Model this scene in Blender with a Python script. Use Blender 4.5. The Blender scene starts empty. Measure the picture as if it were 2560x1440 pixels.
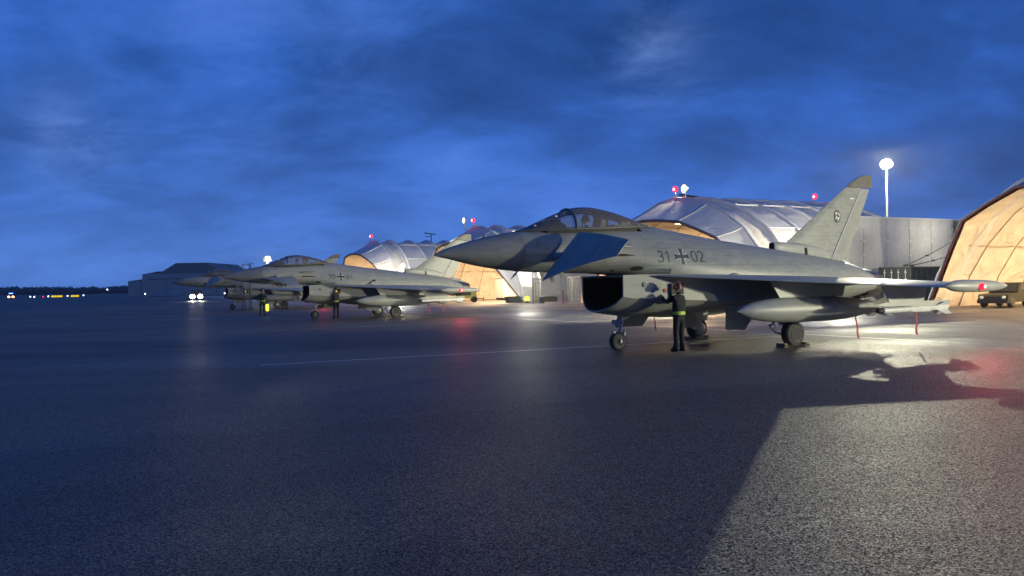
import bpy, bmesh, math, random
from mathutils import Vector, Matrix, noise
random.seed(7)
S = bpy.context.scene
COL = S.collection
R = math.radians

# ------------------------------------------------------------------ camera
cam_d = bpy.data.cameras.new('camera')
cam = bpy.data.objects.new('camera', cam_d); COL.objects.link(cam)
cam_d.sensor_width = 36.0; cam_d.lens = 36.0 * 1996.7 / 2560
cam_d.clip_start = 0.1; cam_d.clip_end = 9000
_p, _r = -0.003887, 0.0182595
fw = Vector((0, math.cos(_p), math.sin(_p))); up0 = Vector((0, -math.sin(_p), math.cos(_p))); ri0 = Vector((1, 0, 0))
ri = ri0 * math.cos(_r) - up0 * math.sin(_r); up = up0 * math.cos(_r) + ri0 * math.sin(_r)
m = Matrix((ri, up, -fw)).transposed().to_4x4(); m.translation = Vector((0, 0, 1.887))
cam.matrix_world = m
S.camera = cam

# ------------------------------------------------------------------ sky (overcast blue hour)
S.view_settings.view_transform = 'Standard'; S.view_settings.look = 'None'
S.view_settings.exposure = 0.0; S.view_settings.gamma = 1.0
S.cycles.use_denoising = True
S.cycles.max_bounces = 6; S.cycles.sample_clamp_indirect = 8.0
W = bpy.data.worlds.new('World'); S.world = W; W.use_nodes = True
nt = W.node_tree; N = nt.nodes; Lk = nt.links; N.clear()


def nd(t, **kw):
    n = N.new(t)
    for k, v in kw.items():
        setattr(n, k, v)
    return n


def mth(op, a, b=None, c=None, clamp=False):
    n = nd('ShaderNodeMath', operation=op); n.use_clamp = clamp
    for i, x in enumerate((a, b, c)):
        if x is None: continue
        if isinstance(x, (int, float)): n.inputs[i].default_value = x
        else: Lk.new(x, n.inputs[i])
    return n.outputs[0]


def ramp(fac, stops, interp='LINEAR'):
    n = nd('ShaderNodeValToRGB'); n.color_ramp.interpolation = interp
    el = n.color_ramp.elements
    while len(el) < len(stops): el.new(0.5)
    for e, (p, c) in zip(el, stops):
        e.position = p; e.color = (*c, 1) if len(c) == 3 else c
    Lk.new(fac, n.inputs[0]); return n.outputs[0]


tc = nd('ShaderNodeTexCoord')
sep = nd('ShaderNodeSeparateXYZ'); Lk.new(tc.outputs['Generated'], sep.inputs[0])
zz = mth('MAXIMUM', sep.outputs[2], 0.0)
den = mth('ADD', zz, 0.33)
cx = mth('DIVIDE', sep.outputs[0], den); cy = mth('DIVIDE', sep.outputs[1], den)
cmb = nd('ShaderNodeCombineXYZ'); Lk.new(cx, cmb.inputs[0]); Lk.new(cy, cmb.inputs[1])
cmb.inputs[2].default_value = 3.7
mp = nd('ShaderNodeMapping'); mp.inputs['Scale'].default_value = (0.8, 1.0, 1.0); mp.inputs['Rotation'].default_value = (0, 0, R(-24))
mp.inputs['Location'].default_value = (0.9, 0.35, 0)
Lk.new(cmb.outputs[0], mp.inputs[0])


def noi(scale, detail, rough, dist):
    n = nd('ShaderNodeTexNoise'); n.inputs['Scale'].default_value = scale; n.inputs['Detail'].default_value = detail
    n.inputs['Roughness'].default_value = rough; n.inputs['Distortion'].default_value = dist
    Lk.new(mp.outputs[0], n.inputs['Vector']); return n.outputs['Fac']


n1 = noi(1.05, 6, 0.50, 0.25); n2 = noi(3.8, 8, 0.64, 0.35)
cl = mth('ADD', mth('MULTIPLY', n1, 0.68), mth('MULTIPLY', n2, 0.32))
# brightness of the cloud deck
clc = ramp(cl, [(0.38, (0.012, 0.055, 0.225)), (0.47, (0.019, 0.082, 0.345)), (0.54, (0.028, 0.120, 0.510)), (0.61, (0.047, 0.158, 0.62)), (0.70, (0.080, 0.21, 0.69))])
# two small pale breaks in the overcast
def brk(d, sharp):
    v = nd('ShaderNodeVectorMath', operation='DOT_PRODUCT'); Lk.new(tc.outputs['Generated'], v.inputs[0]); v.inputs[1].default_value = Vector(d).normalized()
    return mth('POWER', mth('MAXIMUM', v.outputs['Value'], 0.0), sharp)
bk_ = mth('ADD', brk((0.185, 1.0, 0.285), 800), mth('MULTIPLY', brk((-0.555, 1.0, 0.20), 1100), 0.9))
bk_ = mth('ADD', bk_, mth('MULTIPLY', brk((-0.30, 1.0, 0.36), 60), 0.30))
bk_ = mth('MULTIPLY', bk_, ramp(n2, [(0.40, (0.0,) * 3), (0.66, (1.0,) * 3)]), clamp=True)
mb_ = nd('ShaderNodeMixRGB'); Lk.new(mth('MULTIPLY', bk_, 0.52), mb_.inputs[0]); Lk.new(clc, mb_.inputs[1]); mb_.inputs[2].default_value = (0.20, 0.34, 0.74, 1); clc = mb_.outputs[0]
# clear band towards the horizon, brightest to the west-north-west (left)
hz = mth('POWER', mth('SUBTRACT', 1.0, zz, clamp=True), 9.0)
dt = nd('ShaderNodeVectorMath', operation='DOT_PRODUCT'); Lk.new(tc.outputs['Generated'], dt.inputs[0])
dt.inputs[1].default_value = (-0.62, 0.78, 0.0)
az = mth('MULTIPLY_ADD', dt.outputs['Value'], 0.5, 0.5)
azp = mth('POWER', az, 3.0)
gl = mth('MULTIPLY', hz, mth('MULTIPLY_ADD', azp, 0.85, 0.15))
gl = mth('MULTIPLY', gl, ramp(cl, [(0.34, (0.45,) * 3), (0.6, (1.0,) * 3)]), clamp=True)
mix = nd('ShaderNodeMixRGB'); Lk.new(gl, mix.inputs[0]); Lk.new(clc, mix.inputs[1]); mix.inputs[2].default_value = (0.125, 0.30, 0.86, 1)
bg = nd('ShaderNodeBackground'); Lk.new(mix.outputs[0], bg.inputs[0]); bg.inputs[1].default_value = 1.0
sky = nd('ShaderNodeTexSky'); sky.sky_type = 'NISHITA'; sky.sun_disc = False
sky.sun_elevation = R(-2.5); sky.sun_rotation = R(-40); sky.air_density = 1.0; sky.dust_density = 0.6; sky.ozone_density = 3.0
bg2 = nd('ShaderNodeBackground'); Lk.new(sky.outputs[0], bg2.inputs[0]); bg2.inputs[1].default_value = 0.02
ad = nd('ShaderNodeAddShader'); Lk.new(bg.outputs[0], ad.inputs[0]); Lk.new(bg2.outputs[0], ad.inputs[1])
wo = nd('ShaderNodeOutputWorld'); Lk.new(ad.outputs[0], wo.inputs[0])

# lamp strengths (W): used by the lamp builders below
P_MAST = 45000.0      # apron flood masts
P_TENT = 10800.0       # shelter interior
FLOOD_COL = (1.0, 0.95, 0.68)
WARM_COL = (1.0, 0.66, 0.36)


# ------------------------------------------------------------------ helpers: materials
def mat(name, col, rough=0.5, metal=0.0, spec=0.5, var=0.0, vscale=3.0, bump=0.0, bscale=20.0, emit=None, estr=0.0, bdist=0.02, coat=0.0):
    M = bpy.data.materials.new(name); M.use_nodes = True
    t = M.node_tree; b = t.nodes['Principled BSDF']
    b.inputs['Base Color'].default_value = (*col, 1); b.inputs['Roughness'].default_value = rough
    b.inputs['Metallic'].default_value = metal; b.inputs['Specular IOR Level'].default_value = spec
    if coat: b.inputs['Coat Weight'].default_value = coat
    co = t.nodes.new('ShaderNodeTexCoord')
    if var:
        n = t.nodes.new('ShaderNodeTexNoise'); n.inputs['Scale'].default_value = vscale; n.inputs['Detail'].default_value = 6
        n.inputs['Roughness'].default_value = 0.65
        t.links.new(co.outputs['Object'], n.inputs['Vector'])
        r = t.nodes.new('ShaderNodeValToRGB')
        lo = [max(0, c * (1 - var)) for c in col]; hi = [min(1, c * (1 + var)) for c in col]
        r.color_ramp.elements[0].position = 0.3; r.color_ramp.elements[0].color = (*lo, 1)
        r.color_ramp.elements[1].position = 0.7; r.color_ramp.elements[1].color = (*hi, 1)
        t.links.new(n.outputs['Fac'], r.inputs[0]); t.links.new(r.outputs[0], b.inputs['Base Color'])
    if bump:
        n = t.nodes.new('ShaderNodeTexNoise'); n.inputs['Scale'].default_value = bscale; n.inputs['Detail'].default_value = 4
        t.links.new(co.outputs['Object'], n.inputs['Vector'])
        k = t.nodes.new('ShaderNodeBump'); k.inputs['Strength'].default_value = bump; k.inputs['Distance'].default_value = bdist
        t.links.new(n.outputs['Fac'], k.inputs['Height']); t.links.new(k.outputs[0], b.inputs['Normal'])
    if emit:
        b.inputs['Emission Color'].default_value = (*emit, 1); b.inputs['Emission Strength'].default_value = estr
    return M


def jet_paint(name, col, lines=True):
    """matt grey paint with streaky wear and fine panel gaps"""
    M = mat(name, col, rough=0.42, spec=0.45)
    t = M.node_tree; b = t.nodes['Principled BSDF']; co = t.nodes.new('ShaderNodeTexCoord')
    mpn = t.nodes.new('ShaderNodeMapping'); mpn.inputs['Scale'].default_value = (0.9, 2.2, 2.6)
    t.links.new(co.outputs['Object'], mpn.inputs[0])
    n = t.nodes.new('ShaderNodeTexNoise'); n.inputs['Scale'].default_value = 2.4; n.inputs['Detail'].default_value = 7; n.inputs['Roughness'].default_value = 0.62
    t.links.new(mpn.outputs[0], n.inputs['Vector'])
    r = t.nodes.new('ShaderNodeValToRGB')
    r.color_ramp.elements[0].position = 0.28; r.color_ramp.elements[0].color = (*[c * 0.80 for c in col], 1)
    r.color_ramp.elements[1].position = 0.68; r.color_ramp.elements[1].color = (*[c * 1.10 for c in col], 1)
    t.links.new(n.outputs['Fac'], r.inputs[0])
    out = r.outputs[0]
    if lines:
        sx = t.nodes.new('ShaderNodeSeparateXYZ'); t.links.new(co.outputs['Object'], sx.inputs[0])
        cb = t.nodes.new('ShaderNodeCombineXYZ'); t.links.new(sx.outputs[0], cb.inputs[0]); t.links.new(sx.outputs[2], cb.inputs[1])
        bk = t.nodes.new('ShaderNodeTexBrick'); bk.offset = 0.37; bk.squash = 1.4; bk.squash_frequency = 3
        bk.inputs['Scale'].default_value = 1.0; bk.inputs['Mortar Size'].default_value = 0.006; bk.inputs['Mortar Smooth'].default_value = 0.4
        bk.inputs['Brick Width'].default_value = 1.15; bk.inputs['Row Height'].default_value = 0.47
        bk.inputs['Color1'].default_value = (1, 1, 1, 1); bk.inputs['Color2'].default_value = (0.93, 0.93, 0.93, 1); bk.inputs['Mortar'].default_value = (0.40, 0.40, 0.40, 1)
        t.links.new(cb.outputs[0], bk.inputs['Vector'])
        mx = t.nodes.new('ShaderNodeMixRGB'); mx.blend_type = 'MULTIPLY'; mx.inputs[0].default_value = 0.75
        t.links.new(out, mx.inputs[1]); t.links.new(bk.outputs['Color'], mx.inputs[2]); out = mx.outputs[0]
        b2 = t.nodes.new('ShaderNodeTexBrick'); b2.offset = 0.61; b2.inputs['Scale'].default_value = 1.0; b2.inputs['Mortar Size'].default_value = 0.004
        b2.inputs['Brick Width'].default_value = 0.62; b2.inputs['Row Height'].default_value = 0.29
        b2.inputs['Color1'].default_value = (1, 1, 1, 1); b2.inputs['Color2'].default_value = (0.88, 0.89, 0.90, 1); b2.inputs['Mortar'].default_value = (0.62, 0.62, 0.62, 1)
        t.links.new(cb.outputs[0], b2.inputs['Vector'])
        mx4 = t.nodes.new('ShaderNodeMixRGB'); mx4.blend_type = 'MULTIPLY'; mx4.inputs[0].default_value = 0.6
        t.links.new(out, mx4.inputs[1]); t.links.new(b2.outputs['Color'], mx4.inputs[2]); out = mx4.outputs[0]
        gm = t.nodes.new('ShaderNodeMapping'); gm.inputs['Scale'].default_value = (0.7, 1, 7.0); t.links.new(co.outputs['Object'], gm.inputs[0])
        gn = t.nodes.new('ShaderNodeTexNoise'); gn.inputs['Scale'].default_value = 3.0; gn.inputs['Detail'].default_value = 5; t.links.new(gm.outputs[0], gn.inputs['Vector'])
        gr = t.nodes.new('ShaderNodeValToRGB'); gr.color_ramp.elements[0].position = 0.56; gr.color_ramp.elements[0].color = (1, 1, 1, 1); gr.color_ramp.elements[1].position = 0.76; gr.color_ramp.elements[1].color = (0.62, 0.62, 0.60, 1)
        t.links.new(gn.outputs['Fac'], gr.inputs[0])
        mx5 = t.nodes.new('ShaderNodeMixRGB'); mx5.blend_type = 'MULTIPLY'; mx5.inputs[0].default_value = 0.8
        t.links.new(out, mx5.inputs[1]); t.links.new(gr.outputs[0], mx5.inputs[2]); out = mx5.outputs[0]
    t.links.new(out, b.inputs['Base Color'])
    rr = t.nodes.new('ShaderNodeMapRange'); rr.inputs['To Min'].default_value = 0.34; rr.inputs['To Max'].default_value = 0.55
    t.links.new(n.outputs['Fac'], rr.inputs[0]); t.links.new(rr.outputs[0], b.inputs['Roughness'])
    return M


def glass_mat(name, tint, refl):
    M = bpy.data.materials.new(name); M.use_nodes = True; t = M.node_tree; t.nodes.clear()
    o = t.nodes.new('ShaderNodeOutputMaterial'); a = t.nodes.new('ShaderNodeBsdfTransparent'); a.inputs[0].default_value = (*tint, 1)
    g = t.nodes.new('ShaderNodeBsdfGlossy'); g.inputs['Roughness'].default_value = 0.06; g.inputs[0].default_value = (0.9, 0.9, 0.9, 1)
    d = t.nodes.new('ShaderNodeBsdfDiffuse'); d.inputs[0].default_value = (0.55, 0.5, 0.5, 1)  # pinkish diffuse share stands in for light reflected off the canopy
    lw = t.nodes.new('ShaderNodeLayerWeight'); lw.inputs[0].default_value = refl
    x = t.nodes.new('ShaderNodeMixShader'); x2 = t.nodes.new('ShaderNodeMixShader'); x2.inputs[0].default_value = 0.17
    t.links.new(lw.outputs['Fresnel'], x.inputs[0]); t.links.new(a.outputs[0], x.inputs[1]); t.links.new(g.outputs[0], x.inputs[2])
    t.links.new(x.outputs[0], x2.inputs[1]); t.links.new(d.outputs[0], x2.inputs[2]); t.links.new(x2.outputs[0], o.inputs[0])
    return M


def emis(name, col, strength):
    M = bpy.data.materials.new(name); M.use_nodes = True; t = M.node_tree; t.nodes.clear()
    o = t.nodes.new('ShaderNodeOutputMaterial'); e = t.nodes.new('ShaderNodeEmission')
    e.inputs[0].default_value = (*col, 1); e.inputs[1].default_value = strength; t.links.new(e.outputs[0], o.inputs[0]); return M


def fabric(name, col, rough=0.55, wr=0.5, trans=0.0):
    M = mat(name, col, rough=rough, spec=0.22)
    t = M.node_tree; b = t.nodes['Principled BSDF']; co = t.nodes.new('ShaderNodeTexCoord')
    n = t.nodes.new('ShaderNodeTexNoise'); n.inputs['Scale'].default_value = 0.55; n.inputs['Detail'].default_value = 5; n.inputs['Distortion'].default_value = 1.6
    t.links.new(co.outputs['Object'], n.inputs['Vector'])
    k = t.nodes.new('ShaderNodeBump'); k.inputs['Strength'].default_value = wr; k.inputs['Distance'].default_value = 0.35
    t.links.new(n.outputs['Fac'], k.inputs['Height']); t.links.new(k.outputs[0], b.inputs['Normal'])
    n2 = t.nodes.new('ShaderNodeTexNoise'); n2.inputs['Scale'].default_value = 0.8; n2.inputs['Detail'].default_value = 6
    t.links.new(co.outputs['Object'], n2.inputs['Vector'])
    r = t.nodes.new('ShaderNodeValToRGB'); r.color_ramp.elements[0].position = 0.3; r.color_ramp.elements[1].position = 0.7
    r.color_ramp.elements[0].color = (*[c * 0.86 for c in col], 1); r.color_ramp.elements[1].color = (*col, 1)
    t.links.new(n2.outputs['Fac'], r.inputs[0]); t.links.new(r.outputs[0], b.inputs['Base Color'])
    return M


M = {}
M['paint'] = jet_paint('grey_jet_paint', (0.275, 0.285, 0.262))
M['paint_plain'] = jet_paint('grey_jet_paint_plain', (0.275, 0.285, 0.262), lines=False)
M['radome'] = jet_paint('radome_paint', (0.205, 0.21, 0.20), lines=False)
M['dark_paint'] = mat('dark_grey_paint', (0.09, 0.095, 0.09), 0.5, var=0.2)
M['tip_paint'] = mat('dark_tan_fin_tip', (0.12, 0.115, 0.085), 0.5, var=0.25, vscale=5)
M['gear'] = mat('gear_white', (0.42, 0.43, 0.42), 0.4, var=0.2, vscale=9)
M['steel'] = mat('burnt_steel', (0.20, 0.175, 0.15), 0.35, metal=0.85, var=0.3, vscale=6)
M['rubber'] = mat('tyre_rubber', (0.022, 0.022, 0.023), 0.75, var=0.3, vscale=14, bump=0.3, bscale=60)
M['rim'] = mat('wheel_rim', (0.50, 0.51, 0.49), 0.42, metal=0.1, var=0.2)
M['black'] = mat('matt_black', (0.012, 0.012, 0.013), 0.7)
M['soot'] = mat('soot_black', (0.018, 0.017, 0.016), 0.8, var=0.4)
M['mark'] = mat('marking_grey', (0.060, 0.062, 0.060), 0.5, var=0.1)
M['mark_white'] = mat('marking_white', (0.62, 0.62, 0.60), 0.5)
M['canopy'] = glass_mat('canopy_acrylic', (0.70, 0.69, 0.68), 0.22)
M['missile'] = mat('pale_missile_body', (0.52, 0.53, 0.52), 0.35, var=0.12, vscale=4)
M['red_ribbon'] = mat('red_ribbon', (0.22, 0.012, 0.02), 0.7, var=0.2)
M['cloth_dark'] = mat('navy_uniform', (0.008, 0.010, 0.013), 0.85, var=0.3, vscale=12, bump=0.5, bscale=16)
M['cloth_green'] = mat('olive_flight_suit', (0.05, 0.056, 0.035), 0.85, var=0.3, vscale=12, bump=0.4, bscale=18)
M['skin'] = mat('skin', (0.42, 0.25, 0.17), 0.55)
M['hair'] = mat('brown_hair', (0.04, 0.025, 0.015), 0.7)
M['belt'] = mat('hi_vis_belt', (0.42, 0.56, 0.05), 0.5, emit=None)
M['helmet_red'] = mat('red_brown_helmet', (0.17, 0.06, 0.04), 0.45, var=0.25, vscale=14)
M['helmet_dark'] = mat('dark_helmet', (0.03, 0.032, 0.034), 0.35)
M['tent'] = fabric('shelter_fabric', (0.62, 0.605, 0.575), 0.72, 0.28)
M['lining'] = fabric('shelter_lining', (0.66, 0.60, 0.50), 0.7, 0.55)
M['rib'] = mat('shelter_rib_sleeve', (0.60, 0.59, 0.57), 0.55, bump=0.4, bscale=5)
M['seam'] = mat('lining_seam', (0.36, 0.30, 0.22), 0.7)
M['trim'] = mat('red_edge_strap', (0.30, 0.035, 0.02), 0.6)
M['trim_dark'] = mat('dark_edge_strap', (0.12, 0.125, 0.14), 0.6)
M['concrete'] = mat('blast_wall_concrete', (0.50, 0.49, 0.45), 0.75, var=0.14, vscale=1.6, bump=0.3, bscale=30)
M['clamp'] = mat('galvanised_clamp', (0.60, 0.60, 0.57), 0.6)
M['dark_steel'] = mat('dark_container_steel', (0.045, 0.055, 0.050), 0.6, var=0.25, vscale=2)
M['tan_steel'] = mat('beige_container_steel', (0.33, 0.30, 0.24), 0.55, var=0.25, vscale=2)
M['post'] = mat('lamp_post_steel', (0.32, 0.32, 0.31), 0.45, metal=0.5, var=0.15)
M['flood'] = emis('flood_lens', (1.0, 0.93, 0.60), 1.65)
M['flood_rim'] = emis('flood_halo_lens', (1.0, 0.84, 0.36), 0.8)  # yellow outer ring puts the lamp's halo into the lens colour
M['flood_soft'] = emis('small_flood_lens', (1.0, 0.95, 0.74), 1.5)
M['red_lamp'] = emis('red_obstruction_lamp', (1.0, 0.008, 0.02), 5)
M['red_core'] = emis('red_lamp_core', (1.0, 0.30, 0.28), 9)
M['white_lamp'] = emis('white_lamp', (0.8, 0.9, 1.0), 9)
M['blue_lamp'] = emis('blue_lamp', (0.06, 0.16, 1.0), 14)
M['orange_lamp'] = emis('orange_lamp', (1.0, 0.45, 0.12), 10)
M['headlight'] = emis('headlight_lens', (1.0, 0.90, 0.68), 60)
M['yellow_panel'] = emis('lit_yellow_sign', (1.0, 0.74, 0.02), 0.95)
M['wand'] = emis('yellow_glow', (0.85, 1.0, 0.06), 2.2)
M['amber'] = emis('amber_display', (1.0, 0.62, 0.05), 2.2)
M['tube'] = emis('strip_light', WARM_COL, 8)
M['hangar'] = mat('hangar_cladding', (0.33, 0.38, 0.37), 0.6, var=0.12, vscale=0.2)
M['hangar_roof'] = mat('hangar_roof', (0.15, 0.18, 0.18), 0.6, var=0.12, vscale=0.2)
M['leaf'] = mat('winter_wood', (0.09, 0.10, 0.085), 0.9, var=0.4, vscale=0.1)
M['bark'] = mat('bark', (0.06, 0.05, 0.04), 0.9)
M['olive'] = mat('olive_vehicle', (0.020, 0.023, 0.016), 0.45, var=0.15)
M['lime'] = mat('lime_cart', (0.42, 0.44, 0.10), 0.5, var=0.12)
M['white_paint'] = mat('white_vehicle', (0.66, 0.65, 0.61), 0.45, var=0.08)
M['glass_dark'] = mat('dark_glass', (0.02, 0.025, 0.03), 0.1)
M['wood'] = mat('wood_block', (0.20, 0.13, 0.07), 0.7, var=0.3, vscale=10)
M['line'] = mat('worn_white_line', (0.46, 0.45, 0.42), 0.5, var=0.45, vscale=5)
M['joint'] = mat('tar_joint', (0.016, 0.016, 0.017), 0.35)
M['cable'] = mat('cable', (0.03, 0.03, 0.03), 0.6)
M['alu'] = mat('ladder_aluminium', (0.10, 0.11, 0.12), 0.4, metal=0.3)


# ------------------------------------------------------------------ helpers: meshes
class MB:
    def __init__(s): s.v = []; s.f = []; s.mi = []; s.cur = 0
    def add(s, vs, fs):
        o = len(s.v); s.v += [tuple(p) for p in vs]
        for f in fs: s.f.append([i + o for i in f]); s.mi.append(s.cur)
        return s
    def box(s, c, d, rz=0.0, mtx=None):
        hx, hy, hz = d[0] / 2, d[1] / 2, d[2] / 2
        P = [Vector((x, y, z)) for x in (-hx, hx) for y in (-hy, hy) for z in (-hz, hz)]
        Q = mtx if mtx else Matrix.Rotation(rz, 3, 'Z')
        P = [Q @ p + Vector(c) for p in P]
        return s.add(P, [(0, 1, 3, 2), (4, 6, 7, 5), (0, 4, 5, 1), (2, 3, 7, 6), (0, 2, 6, 4), (1, 5, 7, 3)])
    def ring_loft(s, rings, cap0=True, cap1=True, closed=True):
        o = len(s.v); n = len(rings[0])
        for r in rings: s.v += [tuple(p) for p in r]
        for i in range(len(rings) - 1):
            for k in range(n if closed else n - 1):
                a = o + i * n + k; b = o + i * n + (k + 1) % n
                s.f.append([a, b, b + n, a + n]); s.mi.append(s.cur)
        if cap0: s.f.append([o + k for k in range(n)][::-1]); s.mi.append(s.cur)
        if cap1: s.f.append([o + (len(rings) - 1) * n + k for k in range(n)]); s.mi.append(s.cur)
        return s
    def cyl(s, a, b, r0, r1=None, n=12, caps=True):
        r1 = r0 if r1 is None else r1
        a = Vector(a); b = Vector(b); d = (b - a).normalized()
        x = d.orthogonal().normalized(); y = d.cross(x)
        rg = [[p + (x * math.cos(2 * math.pi * k / n) + y * math.sin(2 * math.pi * k / n)) * r for k in range(n)] for p, r in ((a, r0), (b, r1))]
        return s.ring_loft(rg, caps, caps)
    def tube(s, pts, r, n=8):
        pts = [Vector(p) for p in pts]; rg = []; px = None
        for i, p in enumerate(pts):
            d = ((pts[min(i + 1, len(pts) - 1)] - pts[max(i - 1, 0)])).normalized()
            if px is None: px = d.orthogonal().normalized()
            px = (px - d * px.dot(d)).normalized(); y = d.cross(px)
            rr = r[i] if isinstance(r, (list, tuple)) else r
            rg.append([p + (px * math.cos(2 * math.pi * k / n) + y * math.sin(2 * math.pi * k / n)) * rr for k in range(n)])
        return s.ring_loft(rg)
    def lathe(s, prof, origin, axis, n=24, cap0=True, cap1=True):
        """prof: (distance along axis, radius)"""
        o = Vector(origin); d = Vector(axis).normalized(); x = d.orthogonal().normalized(); y = d.cross(x)
        return s.ring_loft([[o + d * t + (x * math.cos(2 * math.pi * k / n) + y * math.sin(2 * math.pi * k / n)) * max(r, 1e-4) for k in range(n)] for t, r in prof], cap0, cap1)
    def prism(s, poly, axis_vec):
        n = len(poly); a = [Vector(p) for p in poly]; b = [p + Vector(axis_vec) for p in a]
        return s.ring_loft([a, b])
    def ball(s, c, r, n=12, sc=(1, 1, 1)):
        rg = []
        for i in range(n // 2 + 1):
            ph = math.pi * i / (n // 2)
            rg.append([(c[0] + r * sc[0] * max(math.sin(ph), 1e-3) * math.cos(2 * math.pi * k / n), c[1] + r * sc[1] * max(math.sin(ph), 1e-3) * math.sin(2 * math.pi * k / n), c[2] - r * sc[2] * math.cos(ph)) for k in range(n)])
        return s.ring_loft(rg)
    def mesh(s, name, mats, smooth=40):
        me = bpy.data.meshes.new(name); me.from_pydata(s.v, [], s.f)
        for mm in (mats if isinstance(mats, (list, tuple)) else [mats]): me.materials.append(mm)
        me.polygons.foreach_set('material_index', s.mi)
        bm = bmesh.new(); bm.from_mesh(me); bmesh.ops.recalc_face_normals(bm, faces=bm.faces); bm.to_mesh(me); bm.free()
        if smooth:
            me.polygons.foreach_set('use_smooth', [True] * len(me.polygons)); me.set_sharp_from_angle(angle=R(smooth))
        me.update(); return me


def tag(o, label=None, cat=None, group=None, kind=None):
    for k, v in (('label', label), ('category', cat), ('group', group), ('kind', kind)):
        if v: o[k] = v
    return o


def link(name, me, parent=None, loc=None, rz=None):
    o = bpy.data.objects.new(name, me); COL.objects.link(o)
    if parent is not None: o.parent = parent
    if loc is not None: o.location = loc
    if rz is not None: o.rotation_euler = (0, 0, rz)
    return o


def empty(name, loc, rz=0.0):
    o = bpy.data.objects.new(name, None); COL.objects.link(o); o.location = loc; o.rotation_euler = (0, 0, rz); o.empty_display_size = 0.3
    return o


def copy_tree(o, parent=None):
    c = o.copy(); COL.objects.link(c); c.parent = parent
    if parent is not None: c.matrix_parent_inverse = o.matrix_parent_inverse
    for ch in [x for x in bpy.data.objects if x.parent == o]: copy_tree(ch, c)
    return c


def pchip(xs, ys, x):
    n = len(xs)
    if x <= xs[0]: return ys[0]
    if x >= xs[-1]: return ys[-1]
    i = max(k for k in range(n - 1) if xs[k] <= x)
    dl = [(ys[k + 1] - ys[k]) / (xs[k + 1] - xs[k]) for k in range(n - 1)]
    def tg(k):
        if k == 0: return dl[0]
        if k == n - 1: return dl[-1]
        return 0 if dl[k - 1] * dl[k] <= 0 else 2 * dl[k - 1] * dl[k] / (dl[k - 1] + dl[k])
    h = xs[i + 1] - xs[i]; t = (x - xs[i]) / h; a, b = tg(i), tg(i + 1)
    return (2*t**3-3*t*t+1)*ys[i] + (t**3-2*t*t+t)*h*a + (-2*t**3+3*t*t)*ys[i+1] + (t**3-t*t)*h*b


HEAD = R(27.0)                       # jets and shelters share one direction
AX = Vector((math.cos(HEAD), math.sin(HEAD), 0)); NX = Vector((math.sin(HEAD), -math.cos(HEAD), 0))

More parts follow.
